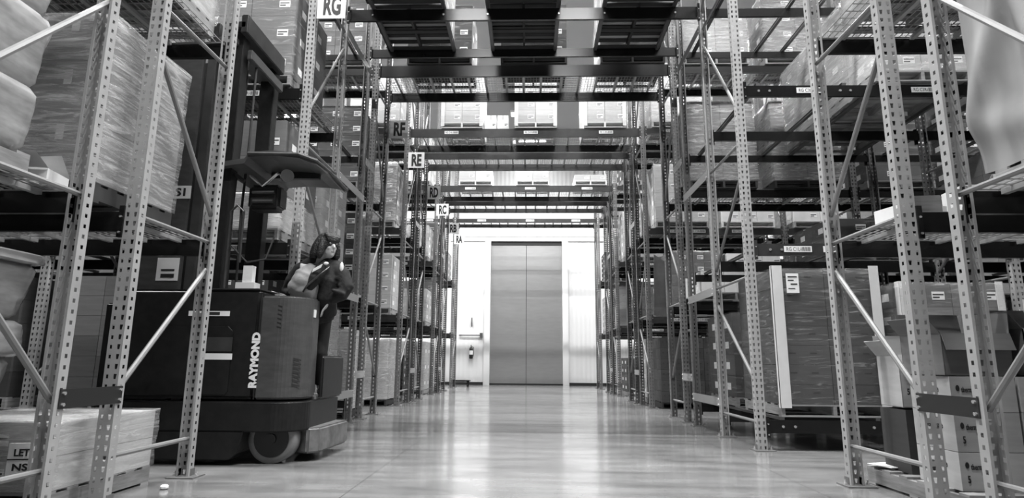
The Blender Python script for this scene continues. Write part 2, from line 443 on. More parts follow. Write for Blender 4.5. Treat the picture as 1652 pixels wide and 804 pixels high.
# rows: key -> (name, front y, rear y, side levels (beam top z), braces low at front?)
ROWS = [('RI', 'nearest row', 2.71, 3.76, (2.09, 4.07), False),
        ('RH', 'second row', 4.32, 5.37, (2.09, 4.07), True),
        ('RG', 'row RG', 7.42, 8.75, (.35, 2.47, 4.58, 6.55), True),
        ('RF', 'row RF', 10.74, 11.73, (2.08, 4.14, 6.60), False),
        ('RE', 'row RE', 13.80, 14.92, (2.04, 4.10, 6.58), True),
        ('RD', 'row RD', 15.53, 16.50, (2.06, 4.14, 6.58), False),
        ('RC', 'row RC', 18.60, 19.62, (2.06, 4.10, 6.58), True),
        ('RB', 'row RB', 20.20, 21.22, (2.06, 4.10, 6.56), False),
        ('RA', 'row RA', 23.30, 24.30, (2.06, 4.10, 6.62), True)]
NTH = ['beside tunnel', 'one bay out', 'two bays out', 'three bays out']
for key, rn, y0, y1, lev, lf in ROWS:
    ncol = 2 if key in ('RI', 'RH') else 3
    for side, xs in (('right', 1), ('left', -1)):
        base = XR if xs > 0 else XL
        for k in range(ncol):
            x = base+xs*BAY*k
            frame(key, 'perforated steel upright frame of %s, %s side, %s' % (rn, side, NTH[k]), x, y0, y1, lf, 'upright frames of the pallet racks')
            if key == 'RG':
                t = thing('rear_upright', 'single perforated post at the back of row RG, %s side, %s' % (side, NTH[k]), 'rack upright', (x, 10.11, 0), 'single posts behind row RG')
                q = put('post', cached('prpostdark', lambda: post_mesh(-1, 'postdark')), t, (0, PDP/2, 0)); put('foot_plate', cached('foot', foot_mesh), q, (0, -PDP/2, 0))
        nb = ncol
        for k in range(nb if key not in ('RI', 'RH') else 1):
            a = base+xs*BAY*k; c = a+xs*BAY
            x0, x1 = min(a, c)+.055, max(a, c)-.055
            bayn = '%s, %s' % (side, NTH[k])
            for li, z in enumerate(lev):
                ln = ('%s level up' % ordinal(li+1)) if not (key == 'RG') else (['lowest beam level', 'level C1', 'level C3', 'top level'][li])
                lab = (); bl = ()
                if key == 'RG':
                    cc = {0: '', 1: 'C1', 2: 'C3', 3: 'C4'}[li]
                    bl = (x0+.20, x0+.34) if li in (0, 1) else (x0+.20, x0+.34)
                    bl = bl + (x0+1.25, x0+1.38)
                    if cc:
                        if li == 2: lab = (('RG C3L', x0+.86), ('RG C3R', x0+2.33))
                        elif side == 'right': lab = (('RG C1L', x0+.54), ('RG C1R', x0+1.02))
                        else: lab = (('RG C1R', x0+2.25), ('RG C1L', x0+.7))
                elif key in ('RE', 'RC', 'RA'):
                    lab = tuple(('%s C%d%s' % (key, li+1, q), x0+dx) for q, dx in (('L', .55), ('R', 1.15), ('L', 2.1)))
                mk = 'beamgrey' if (key in ('RE', 'RC', 'RA') or (key == 'RG' and li == 1)) else 'beam'
                hh = .15
                rackbeam('black front beam of %s, %s, %s' % (rn, ln, bayn), x0, x1, y0, z, hh, mk, 'front beams of the rack bays', lab, bl)
                zr = z-.10 if (key == 'RG' and li == 2) else z
                rackbeam('black rear beam of %s, %s, %s' % (rn, ln, bayn), x0, x1, y1, zr, hh, 'beam', 'rear beams of the rack bays', front=False)
                if key == 'RG':
                    rackbeam('black hindmost beam of row RG, %s, %s' % (ln, bayn), x0, x1, 10.11, z, .12, 'beam', 'hindmost beams of row RG', front=False)
                    for ri, rx in enumerate((.2, 1.31, 1.78, 2.89)):
                        o = put('pallet_rail', cached('rail', lambda: MB().box(-.025, 0, -.03, .025, 2.75, 0).box(-.035, 0, 0, .035, 2.75, .006).mesh('pallet_rail', M['rail'])), None, (x0+rx, 7.40, z+.03))
                        tag(o, '%s of four cross rails, row RG, %s, %s' % (['leftmost', 'second', 'third', 'rightmost'][ri], ln, bayn), 'rack rail', 'rails across row RG')
                if key != 'RG' or (side == 'left' and li == 2):
                    decks(rn, ln, side, bayn, x0, x1, y0, y1, z)

# row spacers
def spacer(label, x, ya, yb, z, m='spacer', group='row spacer plates'):
    o = put('row_spacer', cached(('sp', round(yb-ya, 2), m), lambda: (lambda L: (MB().box(-.004, -.05, -.06, .004, L+.05, .06)
        .tube([(-.004, -.025, .035), (-.016, -.025, .035)], .012, 6, 1).tube([(-.004, -.025, -.035), (-.016, -.025, -.035)], .012, 6, 1)
        .tube([(-.004, L+.025, .035), (-.016, L+.025, .035)], .012, 6, 1).tube([(-.004, L+.025, -.035), (-.016, L+.025, -.035)], .012, 6, 1)).mesh('row_spacer', [M[m], M['bolt']]))(yb-ya)),
        None, (x, ya, z))
    if x < 0: o.rotation_euler = (0, 0, PI); o.location = (x, yb, z)
    return tag(o, label, 'rack spacer', group)
for side, x in (('right', XR-.06), ('left', XL+.06)):
    spacer('dark bolted spacer plate low between the two nearest rows, %s of the tunnel' % side, x, 3.80, 4.28, .75, 'spacer_dark')
    for z, w in ((.47, 'near the floor'), (2.03, 'at head height'), (3.80, 'above head height'), (6.2, 'near the overhead beams')):
        spacer('long grey spacer plate inside row RG, %s, %s of the tunnel' % (w, side), x, 8.79, 10.07, z)
    for z, w in ((.77, 'low'), (4.5, 'high')):
        spacer('short grey plate joining rows RG and RF, %s, %s of the tunnel' % (w, side), x, 10.15, 10.70, z)
        for (a, c, nm) in ((14.96, 15.49, 'RE and RD'), (19.66, 20.16, 'RC and RB')):
            spacer('short grey plate joining rows %s, %s, %s of the tunnel' % (nm, w, side), x, a, c, z)

# overhead beams across the tunnel
TX0, TX1 = XL+.055, XR-.055
RAILX = (-2.52, -1.38, -.67, .46, 1.19, 2.30)
TB = [('RG', 'front', 7.42, 6.55, .19, 'beam'), ('RG', 'middle', 8.72, 6.56, .20, 'beam'), ('RG', 'rear', 10.08, 6.62, .16, 'beam'),
      ('RF', 'front', 10.74, 6.64, .23, 'beam'), ('RF', 'rear', 11.73, 6.54, .19, 'beam'),
      ('RE', 'front', 13.80, 6.58, .21, 'beamgrey'), ('RE', 'rear', 14.92, 6.57, .18, 'beam'),
      ('RD', 'front', 15.53, 6.58, .17, 'beamgrey'), ('RD', 'rear', 16.50, 6.59, .19, 'beamgrey'),
      ('RC', 'front', 18.60, 6.58, .20, 'beamgrey'), ('RC', 'rear', 19.62, 6.50, .16, 'beam'),
      ('RB', 'front', 20.20, 6.52, .18, 'beam'), ('RB', 'rear', 21.22, 6.50, .16, 'beamgrey'),
      ('RA', 'front', 23.30, 6.62, .16, 'beamgrey'), ('RA', 'rear', 24.30, 6.62, .14, 'beam')]
for key, fr, y, z, h, mk in TB:
    lab = ()
    if fr == 'front' and key in ('RE', 'RC', 'RA'):
        lab = (('%s C4L' % key, -1.9), ('%s C4M' % key, .03), ('%s C4R' % key, 1.85))
    rackbeam('wide black overhead beam spanning the tunnel at the %s of row %s' % (fr, key), TX0, TX1, y, z, h, mk, 'overhead beams across the tunnel', lab,
             bolts=tuple(sorted(RAILX)) if key == 'RG' and fr != 'rear' else ())
for i, rx in enumerate(RAILX):
    o = put('pallet_rail', cached('rail', None), None, (rx, 7.40, 6.60))
    tag(o, 'dark cross rail over the tunnel in row RG, %s from the left' % ['first', 'second', 'third', 'fourth', 'fifth', 'sixth'][i], 'rack rail', 'overhead rails of row RG')
for key, y0, y1, z in (('RF', 10.74, 11.73, 6.56), ('RE', 13.8, 14.92, 6.58), ('RD', 15.53, 16.5, 6.59), ('RC', 18.6, 19.62, 6.52), ('RB', 20.2, 21.22, 6.52), ('RA', 23.3, 24.3, 6.62)):
    decks('row '+key, 'overhead', 'tunnel', 'over the tunnel', TX0+.04, TX1-.04, y0, y1, z, 5)

# row signs
SIGNS = [('RG', 7.36, -2.705), ('RF', 11.79, -2.73), ('RE', 13.74, -2.73), ('RD', 16.56, -2.75), ('RC', 18.54, -2.78), ('RB', 21.28, -2.78), ('RA', 23.24, -2.785)]
for s, y, x in SIGNS:
    b = bevel(MB().box(-.195, -.004, -.195, .195, .004, .195).mesh('sign_plate', M['white']), .003, 1) if False else cached('sign', lambda: MB().box(-.195, -.004, -.195, .195, .004, .195).mesh('row_sign', M['white']))
    o = tag(put('row_sign', b, None, (x, y-.005, 5.77)), 'square white sign reading %s in black on the left post' % s, 'sign', 'row signs down the left side')
    put('lettering', textmesh(s, .30, .24, .038), o, (.01, -.006, 0), FACE)

# ================================================================ PALLETS AND LOADS
def pallet(label, x0, x1, y0, y1, z, m='wood', detail=True, group='pallets under the loads', h=.14, rz=0):
    w, d = x1-x0, y1-y0
    t = thing('pallet', label, 'pallet', ((x0+x1)/2, (y0+y1)/2, z), group, rz)
    # deck boards run along x, stringers along y
    wr, dr = round(w, 2), round(d, 2)
    st = cached(('st', dr, m), lambda: MB().prism([(-dr/2, .015), (dr/2, .015), (dr/2, h-.018), (-dr/2, h-.018)], -.02, .02, 0, 'x').mesh('stringer', M[m]))
    n = 6
    bw = .10
    if detail:
        for sx in (-w/2+.02, 0, w/2-.02): put('stringer', st, t, (sx, 0, 0))
        bd = cached(('bd', wr, m), lambda: MB().box(-wr/2, -bw/2, 0, wr/2, bw/2, .018).mesh('board', M[m]))
        for i in range(n): put('deck_board', bd, t, (0, -d/2+bw/2+(d-bw)*i/(n-1), h-.018))
        for i in (0, 1, 2): put('bottom_board', bd, t, (0, -d/2+bw/2+(d-bw)*i/2, -.003))
    else:
        def mk():
            b = MB()
            for sx in (-wr/2+.02, 0, wr/2-.02): b.box(sx-.02, -dr/2, .015, sx+.02, dr/2, h-.018)
            for i in range(n):
                y = -dr/2+bw/2+(dr-bw)*i/(n-1); b.box(-wr/2, y-bw/2, h-.018, wr/2, y+bw/2, h)
            for i in (0, 1, 2):
                y = -dr/2+bw/2+(dr-bw)*i/2; b.box(-wr/2, y-bw/2, 0, wr/2, y+bw/2, .015)
            return b.mesh('pallet_boards', M[m])
        put('pallet_boards', cached(('pl', wr, dr, m), mk), t)
    return t

def carton_mesh(w, d, h, m, sticker, bev):
    def make():
        b = MB(); g = .004
        b.box(-w/2+g, -d/2+g, g*.3, w/2-g, d/2-g, h-g*.6)
        if sticker in (0, 1):   # tape down the middle of front and sides
            b.box(-.03, -d/2+g-.001, h*.72, .03, -d/2+g+.001, h-g, 1)
        if sticker in (1, 2):
            sw, sh = min(.15, w*.34), min(.10, h*.34)
            b.box(w*.12, -d/2+g-.0015, h*.30, w*.12+sw, -d/2+g, h*.30+sh, 2)
            b.box(w/2-g, -sw/2, h*.30, w/2-g+.0015, sw/2, h*.30+sh, 2)
            b.box(-w/2+g-.0015, -sw/2, h*.30, -w/2+g, sw/2, h*.30+sh, 2)
            b.box(w*.12+.01, -d/2+g-.002, h*.30+sh*.55, w*.12+sw-.01, -d/2+g, h*.30+sh*.72, 3)
            b.box(w*.12+.01, -d/2+g-.002, h*.30+sh*.2, w*.12+sw*.6, -d/2+g, h*.30+sh*.38, 3)
        if sticker == 3:       # printed marks
            for dx in (-.28, .12):
                b.box(w*dx, -d/2+g-.001, h*.55, w*dx+w*.13, -d/2+g, h*.62, 3)
            for dy in (-.25, .15):
                b.box(w/2-g, d*dy, h*.55, w/2-g+.001, d*dy+d*.14, h*.62, 3)
                b.box(-w/2+g-.001, d*dy, h*.55, -w/2+g, d*dy+d*.14, h*.62, 3)
        return b.mesh('carton', [M[m], M['tape'], M['white'], M['black']])
    return cached(('ct', round(w, 3), round(d, 3), round(h, 3), m, sticker), make)

def wrap_mesh(w, d, h, m, seed, amp=.012, taper=0):
    r = random.Random(seed); b = MB()
    nx, nz = 8, 14
    ring = []
    per = []
    for i in range(nx): per.append((-w/2+w*i/nx, -d/2))
    for i in range(nx): per.append((w/2, -d/2+d*i/nx))
    for i in range(nx): per.append((w/2-w*i/nx, d/2))
    for i in range(nx): per.append((-w/2, d/2-d*i/nx))
    n = len(per)
    ph = [r.uniform(0, 6) for _ in range(6)]
    for k in range(nz+1):
        z = h*k/nz
        for i, (x, y) in enumerate(per):
            a = amp*(.6*math.sin(z*9+ph[0]+i*.7)+.4*math.sin(z*23+ph[1]+i*1.9)+.3*r.uniform(-1, 1))+amp*.9
            L = math.hypot(x, y)
            b.v.append((x*(1+a/L), y*(1+a/L), z))
    for k in range(nz):
        for i in range(n):
            b.f.append([k*n+i, k*n+(i+1) % n, (k+1)*n+(i+1) % n, (k+1)*n+i]); b.m.append(0)
    b.f.append([nz*n+i for i in range(n)]); b.m.append(0)
    return b.mesh('stretch_wrap', m, smooth=True)

SEED = [0]
def load(label, x0, x1, y0, y1, z, h, nx=2, ny=2, nz=4, m='kraft', wrap=None, boards=False, sticker=2, pal='wood', where='', near=False, group='pallet loads of cartons', pgroup='pallets under the loads', jit=.0, skip=()):
    """pallet + stack of cartons standing on it; where = phrase telling which one"""
    SEED[0] += 1; r = random.Random(SEED[0]*13)
    if pal:
        pallet('%s pallet %s' % ({'wood': 'light wooden', 'wooddark': 'dark', 'board': 'white'}[pal], where), x0, x1, y0, y1, z, pal, near, pgroup); z += .142
    t = thing('pallet_load', label+' '+where, 'pallet load', ((x0+x1)/2, (y0+y1)/2, z), group)
    w, d = x1-x0, y1-y0
    cw, cd, ch = w/nx, d/ny, h/nz
    for k in range(nz):
        for j in range(ny):
            for i in range(nx):
                if (i, j, k) in skip: continue
                if 0 < i < nx-1 and 0 < j < ny-1 and k < nz-1: continue
                put('carton', carton_mesh(cw, cd, ch, m, sticker, near), t, (-w/2+cw*(i+.5)+r.uniform(-jit, jit), -d/2+cd*(j+.5)+r.uniform(-jit, jit), ch*k), (0, 0, r.uniform(-jit, jit)))
    if boards:
        bm_ = cached(('eb', round(h, 2)), lambda: MB().box(0, 0, -.1, .09, .006, h+.02).box(0, 0, -.1, .006, .09, h+.02).mesh('edge_board', M['board']))
        for sx, sy, rz in ((-1, -1, 0), (1, -1, PI/2), (1, 1, PI), (-1, 1, -PI/2)):
            o = put('edge_board', bm_, t, (sx*(w/2+.008), sy*(d/2+.008), 0), (0, 0, rz)); o['label'] = 'white cardboard edge protector'
    if wrap:
        o = put('stretch_wrap', wrap_mesh(w+.02, d+.02, h+.01, M[wrap], SEED[0]), t); o['label'] = 'clear plastic stretch wrap'
    return t

def bay(side, k, pos):
    """x range of pallet position pos (0 = nearest the tunnel) in bay k"""
    a = .17+pos*1.53; 
    if side == 'R': x = XR+.055+BAY*k+a; return x, x+1.22
    x = XL-.055-BAY*k-a; return x-1.22, x
POSN = ['next to tunnel', 'second from tunnel', 'third from tunnel', 'fourth from tunnel', 'fifth from tunnel', 'sixth from tunnel']
SD = {'R': 'right', 'L': 'left'}
LVN = {0: 'floor', 1: 'first shelf', 2: 'second shelf', 3: 'top shelf'}
def bl(desc, row, side, slot, lvl, h, nx=2, ny=2, nz=4, m='kraft', depth=None, dx=0, **kw):
    R = [q for q in ROWS if q[0] == row][0]
    x0, x1 = bay(side, slot//2, slot % 2)
    y0, y1 = R[2]-.06, R[3]+.06
    if depth == 'rear': y0, y1 = 8.86, 10.08
    elif row == 'RG': y1 = 8.62
    z = .006 if lvl == 0 else R[4][lvl-1]+.021
    if row == 'RG': z = R[4][lvl]+.038
    wh = '%s %s, %s, %s%s' % (R[1], SD[side], LVN[lvl], POSN[slot], ', behind' if depth == 'rear' else '')
    return load(desc, x0+dx, x1+dx, y0, y1, z, h, nx, ny, nz, m, where=wh, **kw)

# --- row RG, right
load('tall dark flat cartons, white edge boards, clear wrap,', 2.99, 4.24, 7.40, 8.62, .388, 1.62, 2, 2, 7, 'kraftdark', 'wrap', False, 3, 'wood', 'at row RG, right', True)
BL = bpy.context
t = thing('edge_board_set', 'x', 'y'); bpy.data.objects.remove(t)
big = [o for o in COL.objects if o.get('label', '').startswith('tall dark flat')][0]
eb = MB().box(0, 0, -.04, .13, .006, 1.66).box(0, 0, -.04, .006, .05, 1.66).mesh('edge_board', M['board'])
eb2 = MB().box(-.12, 0, -.04, 0, .006, 1.66).box(-.006, 0, -.04, 0, .05, 1.66).mesh('edge_board', M['board'])
for o_, x_, y_ in ((eb, -.63, -.625), (eb2, .63, -.625)):
    q = put('edge_board', o_, big, (x_*1.03, y_-.025, 0)); q['label'] = 'white cardboard edge protector'
q = put('paper_label', MB().box(0, -.004, 0, .15, 0, .24).mesh('paper_label', M['white']), big, (-.48, -.66, 1.32)); q['label'] = 'white paper shipping label'
put('printing', MB().box(.02, -.006, .19, .13, -.004, .205).box(.02, -.006, .15, .09, -.004, .162).box(.05, -.006, .10, .13, -.004, .116).box(.02, -.006, .05, .10, -.004, .06).mesh('printing', M['black']), q)
bl('stack of dark cartons framed by white edge boards', 'RG', 'R', 1, 0, 1.45, 2, 2, 5, 'kraft', wrap='wrap', boards=True, near=True)
bl('dark unlabelled carton stack', 'RG', 'R', 0, 0, 1.2, 2, 2, 4, 'kraftdark', depth='rear', wrap='wrap')
bl('bright plastic wrapped carton load', 'RG', 'R', 1, 2, 1.35, 2, 2, 4, 'kraftlight', wrap='wrapheavy')
bl('bright plastic wrapped carton load', 'RG', 'R', 1, 2, 1.3, 2, 2, 4, 'kraftlight', depth='rear', wrap='wrapheavy')
bl('low dark carton load', 'RG', 'R', 1, 1, .5, 2, 2, 2, 'kraftdark', depth='rear', wrap='wrap')
for s in (2, 3):
    bl('dark carton load', 'RG', 'R', s, 0, 1.3, 2, 2, 4, 'kraftdark'); bl('carton load', 'RG', 'R', s, 1, 1.2, 2, 2, 4, 'kraft', wrap='wrap')
    bl('wrapped carton load', 'RG', 'R', s, 2, 1.2, 2, 2, 4, 'kraft', wrap='wrap')
# --- row RF, right
bl('large dark wrapped carton load', 'RF', 'R', 0, 2, 1.55, 2, 2, 3, 'kraft', wrap='wrapheavy', sticker=3, pal='wooddark')
bl('large dark wrapped carton load', 'RF', 'R', 1, 2, 1.55, 2, 2, 3, 'kraft', wrap='wrapheavy', sticker=3, pal='wooddark')
bl('low load of light cartons', 'RF', 'R', 0, 1, .38, 3, 2, 2, 'boxwhite', dx=.1)
bl('carton load', 'RF', 'R', 1, 1, .45, 2, 2, 2, 'kraftlight')
bl('dark carton load', 'RF', 'R', 1, 0, 1.2, 2, 2, 4, 'kraftdark')
for s in (2, 3):
    bl('carton load', 'RF', 'R', s, 0, 1.4, 2, 2, 5, 'kraft'); bl('carton load', 'RF', 'R', s, 1, 1.4, 2, 2, 5, 'kraftlight', wrap='wrap'); bl('carton load', 'RF', 'R', s, 2, 1.4, 2, 2, 5, 'kraftdark', wrap='wrap')
    bl('light carton load', 'RF', 'R', s, 3, 1.2, 2, 2, 4, 'kraftlight', wrap='wrap')
bl('light carton load', 'RF', 'R', 0, 3, 1.0, 2, 2, 3, 'kraftlight', wrap='wrapheavy')
bl('light carton load', 'RF', 'R', 1, 3, 1.3, 2, 2, 4, 'kraft', wrap='wrapheavy')
# --- row RE, right
bl('stack of many small dark cartons', 'RE', 'R', 0, 0, 1.42, 5, 3, 6, 'kraftdark', sticker=3, pal='wooddark', dx=-.02)
bl('wrapped stack of labelled cartons', 'RE', 'R', 0, 1, 1.35, 3, 2, 5, 'kraft', sticker=2, wrap='wrap', dx=.26)
bl('wrapped stack of labelled cartons', 'RE', 'R', 0, 2, 1.4, 2, 2, 4, 'kraftlight', sticker=2, wrap='wrap')
bl('low wrapped carton load', 'RE', 'R', 1, 2, .5, 3, 2, 2, 'boxwhite', sticker=2, pal='board')
bl('labelled carton load', 'RE', 'R', 1, 1, 1.3, 3, 2, 4, 'boxwhite', sticker=2, dx=.06)
bl('carton load', 'RE', 'R', 1, 0, 1.3, 3, 2, 5, 'kraftdark', sticker=2)
for s in (2, 3):
    for l in (0, 1, 2, 3): bl('carton load', 'RE', 'R', s, l, 1.3, 2, 2, 4, random.choice(('boxwhite', 'kraftlight', 'kraft')), sticker=2, wrap=random.choice((None, 'wrap')))
bl('tall pale wrapped load', 'RE', 'R', 0, 3, 1.5, 2, 2, 3, 'kraftlight', sticker=2, wrap='wrapheavy')

# --- row RG, left
bl('crumpled film wrapped base load', 'RG', 'L', 0, 1, .46, 2, 2, 1, 'kraftlight', sticker=0, near=True, wrap='wrapheavy')
_x = bay('L', 0, 0)
load('large cartons with white labels', _x[0], _x[1], 7.38, 8.60, 2.508+.142+.49, .98, 2, 2, 2, 'kraft', None, False, 2, None, 'upon the film wrapped base, row RG left')
bl('pale wrapped load', 'RG', 'L', 0, 0, 1.3, 2, 2, 4, 'kraftlight', sticker=2, wrap='wrapheavy')
bl('pale wrapped load', 'RG', 'L', 0, 0, 1.3, 2, 2, 4, 'kraftlight', sticker=0, wrap='wrapheavy', depth='rear')
bl('carton load', 'RG', 'L', 0, 1, 1.3, 2, 2, 4, 'kraftlight', sticker=2, wrap='wrap', depth='rear')
bl('carton load wrapped in film', 'RG', 'L', 0, 2, 1.3, 2, 2, 3, 'kraft', sticker=2, wrap='wrap')
bl('carton load', 'RG', 'L', 1, 1, 1.3, 2, 2, 4, 'kraft', sticker=2)
bl('carton load', 'RG', 'L', 1, 0, 1.5, 2, 2, 6, 'kraft', sticker=9, near=True)
bl('carton load', 'RG', 'L', 1, 2, 1.2, 2, 2, 4, 'kraft', sticker=2)
for s in (2, 3, 4, 5):
    for l in (0, 1, 2):
        if s == 2 and l == 2: continue
        bl('dark carton load', 'RG', 'L', s, l, 1.5, 2, 2, 5, 'kraftdark', sticker=9, wrap=None)
for s in (4, 5):
    for l in (0, 1, 2): bl('dark carton load', 'RG', 'R', s, l, 1.5, 2, 2, 5, 'kraftdark', sticker=9)
# --- rows RF and RE, left
bl('stack of dark cartons with white labels', 'RF', 'L', 0, 1, 1.45, 3, 2, 5, 'kraftdark', sticker=2)
bl('stack of dark cartons with white labels', 'RF', 'L', 0, 2, 1.5, 3, 2, 5, 'kraftdark', sticker=2, wrap='wrap')
bl('pale wrapped load', 'RF', 'L', 0, 0, 1.4, 2, 2, 4, 'kraftlight', sticker=0, wrap='wrapheavy', pal='wooddark')
bl('carton load', 'RF', 'L', 0, 3, 1.2, 2, 2, 4, 'kraft', sticker=2, wrap='wrap')
bl('pale cartons with white labels', 'RE', 'L', 0, 1, 1.25, 2, 2, 4, 'kraftlight', sticker=2)
bl('pale wrapped load', 'RE', 'L', 0, 0, 1.35, 2, 2, 4, 'kraftlight', sticker=0, wrap='wrapheavy', pal='wooddark')
bl('wrapped carton load with white labels', 'RE', 'L', 0, 2, 1.45, 2, 2, 4, 'kraft', sticker=2, wrap='wrapheavy')
bl('carton load', 'RE', 'L', 0, 3, 1.2, 2, 2, 4, 'kraftlight', sticker=2, wrap='wrap')
for s in (1,):
    for rw in ('RF', 'RE'):
        for l in (0, 1, 2): bl('carton load', rw, 'L', s, l, 1.3, 2, 2, 4, random.choice(('kraft', 'kraftlight', 'kraftdark')), sticker=2)
# --- far rows both sides
for rw in ('RD', 'RC', 'RB', 'RA'):
    for sd in 'LR':
        for s in ((0, 1) if sd == 'L' else (0, 1, 2, 3)):
            for l in (0, 1, 2, 3):
                if random.random() < .30 or (rw == 'RA' and (sd == 'L' and l < 2 or s > 0)): continue
                mm = random.choice(('kraft', 'kraftlight', 'kraftlight', 'kraftlight', 'kraftdark'))
                bl({'kraft': 'brown', 'kraftlight': 'pale', 'kraftdark': 'dark'}[mm]+' carton load', rw, sd, s, l, random.choice((1.0, 1.3, 1.45)), 2, 2, random.choice((3, 4, 5)), mm, sticker=2, wrap=random.choice((None, 'wrap')))

# --- loads over the tunnel
OX = ((-2.60, -1.38), (-.69, .49), (1.18, 2.36))
ON = ('left', 'middle', 'right')
for i, (a, c) in enumerate(OX):
    load('carton load', a, c, 7.40, 8.62, 6.61, 1.2, 2, 2, 3, 'kraft', None, False, 2, 'wooddark', 'over the tunnel, front of row RG, %s one' % ON[i], True, group='loads above the tunnel')
    load('carton load', a, c, 8.86, 10.06, 6.61, 1.1, 2, 2, 3, 'kraftlight' if i != 1 else 'kraft', 'wrap', False, 2, 'wooddark', 'over the tunnel, back of row RG, %s one' % ON[i], True, group='loads above the tunnel')
for i, (a, c) in enumerate(((-2.38, -1.12), (-.56, .72), (1.36, 2.6))):
    load('dark carton load', a, c, 10.70, 11.78, 6.67, 1.1, 2, 2, 3, 'kraftdark', 'wrap', False, 2, 'wooddark', 'over the tunnel, row RF, %s one' % ON[i], False, group='loads above the tunnel')
for i, (a, c) in enumerate(((-2.16, -1.14), (-.36, .66), (1.32, 2.34))):
    load('pale labelled cartons', a, c, 13.76, 14.9, 6.60, 1.25, 2, 2, 4, 'kraftlight', 'wrap' if i != 1 else None, True, 2, 'board', 'over the tunnel, row RE, %s one' % ON[i], False, group='loads above the tunnel')
for i, x in enumerate((-.96, -.66)):
    tag(put('carton', carton_mesh(.28, .4, .42, 'boxwhite', 1, True), None, (x, 14.2, 6.605)), 'small white carton over the tunnel in row RE, %s of the pair' % ('left', 'right')[i], 'box', 'small white cartons over the tunnel')
for i, (a, c) in enumerate(((-2.28, -1.20), (-.42, .64), (1.45, 2.48))):
    load('low pale carton load', a, c, 18.56, 19.6, 6.60, (.42, .40, .2)[i], 2, 2, 1, 'kraftlight', None, False, 2, 'board', 'over the tunnel, row RC, %s one' % ON[i], False, group='loads above the tunnel')

# ================================================================ NEAR RACK CONTENT
# left shelf pallet between the camera-side frame posts
load('big stack of brown cartons under streaky wrap', -4.28, -3.12, 4.02, 5.0, 2.108, 1.29, 2, 2, 3, 'kraft', 'wrapheavy', False, 0, 'wooddark', 'on the left near shelf before the truck', True)
load('low pale film wrapped load', -4.28, -3.12, 4.00, 5.10, .002, .44, 1, 1, 2, 'kraftlight', 'wrapheavy', False, 2, 'wood', 'on the floor below the left near shelf', True)
load('stack of striped brown cartons', -4.3, -3.12, 7.0, 7.36, .002, .01, 1, 1, 1, 'kraft', None, False, 3, None, 'x', False) if False else None

def tiers(name, label, x0, x1, y0, y1, z, specs, m, cat, grp=None):
    """stack of bulging wrapped tiers; specs = (height, inset bottom, inset top)"""
    t = thing(name, label, cat, ((x0+x1)/2, (y0+y1)/2, z), grp)
    w, d = (x1-x0)/2, (y1-y0)/2; zz = 0
    for h, ib, it in specs:
        b = MB(); n = 32; rows = 9
        for k in range(rows+1):
            u = k/rows; ins = ib*(1-u)+it*u
            ed = .03*(1-min(1, min(u, 1-u)*9))**2
            for i in range(n):
                a = 2*PI*i/n; ca, sa = math.cos(a), math.sin(a); e = .10
                px = math.copysign(abs(ca)**e, ca)*(w-ins-ed); py = math.copysign(abs(sa)**e, sa)*(d-ins-ed)
                wob = .008*math.sin(a*7+zz*5+u*6)
                b.v.append((px+wob, py+wob, h*u))
        for k in range(rows):
            for i in range(n): b.f.append([k*n+i, k*n+(i+1) % n, (k+1)*n+(i+1) % n, (k+1)*n+i]); b.m.append(0)
        b.f.append([rows*n+i for i in range(n)]); b.m.append(0); b.f.append([i for i in range(n)][::-1]); b.m.append(0)
        put('tier', b.mesh('tier', m, smooth=True), t, (0, 0, zz)); zz += h*.985
    return t
M['bagwrap'] = mat('wrapped_tier', .36, .22, var=.35, noise=(2.4, (1, 1, 4)), bump=.8, bscale=5, spec=.9)
M['bagwrap2'] = mat('wrapped_tier_grey', .26, .2, var=.4, noise=(2.4, (1, 1, 4)), bump=.8, bscale=6, spec=.9)
tiers('wrapped_sacks', 'bulging tiers tightly wrapped in plastic on the nearest left shelf', -4.3, -3.11, 2.2, 3.54, 2.256, [(.42, .05, .015), (.5, .045, .0), (.5, .04, .01), (.24, .05, .05)], M['bagwrap'], 'pallet load')
pallet('wooden pallet under the bulging wrapped tiers on the nearest left shelf', -4.28, -3.13, 2.3, 3.50, 2.112, 'wood', True)
tiers('wrapped_totes', 'lidded plastic wrapped totes stacked on the floor at the left edge', -4.3, -3.12, 2.4, 3.72, .149, [(.45, .14, .10), (.42, .09, .05), (.22, .01, .03), (.36, .06, .0), (.07, -.02, -.02)], M['bagwrap2'], 'pallet load')
pallet('pallet under the lidded totes at the far left', -4.28, -3.14, 2.45, 3.65, .002, 'wooddark', True)
t = tag(put('small_carton', carton_mesh(.30, .26, .10, 'boxwhite', 9, True), None, (-3.28, 3.72, 2.112), (0, 0, .2)), 'small white carton beside the bulging wrapped tiers, left shelf', 'box')
b = MB().add([(-.15, -.13, .10), (.15, -.13, .10), (.10, -.20, .19), (-.13, -.20, .17)], [(0, 1, 2, 3)]).add([(-.15, .13, .10), (.15, .13, .10), (.12, .05, .24), (-.08, .05, .22)], [(0, 1, 2, 3)])
put('flap', b.mesh('flap', M['kraftlight']), t)
sg = tag(put('notice_board', MB().box(-.07, -.01, -.10, .07, .01, .10).mesh('notice_board', M['white']), None, (-3.27, 3.95, .36), (0, 0, .2)), 'white notice with black lettering behind the far left totes', 'sign')
for s, zz in (('LET', .07), ('NS', -.08)): put('lettering', textmesh(s, .045, .09, .03), sg, (.01, -.012, zz*.6), FACE)
put('divider', MB().box(-.07, -.013, -.004, .07, -.01, .004).mesh('divider', M['black']), sg)

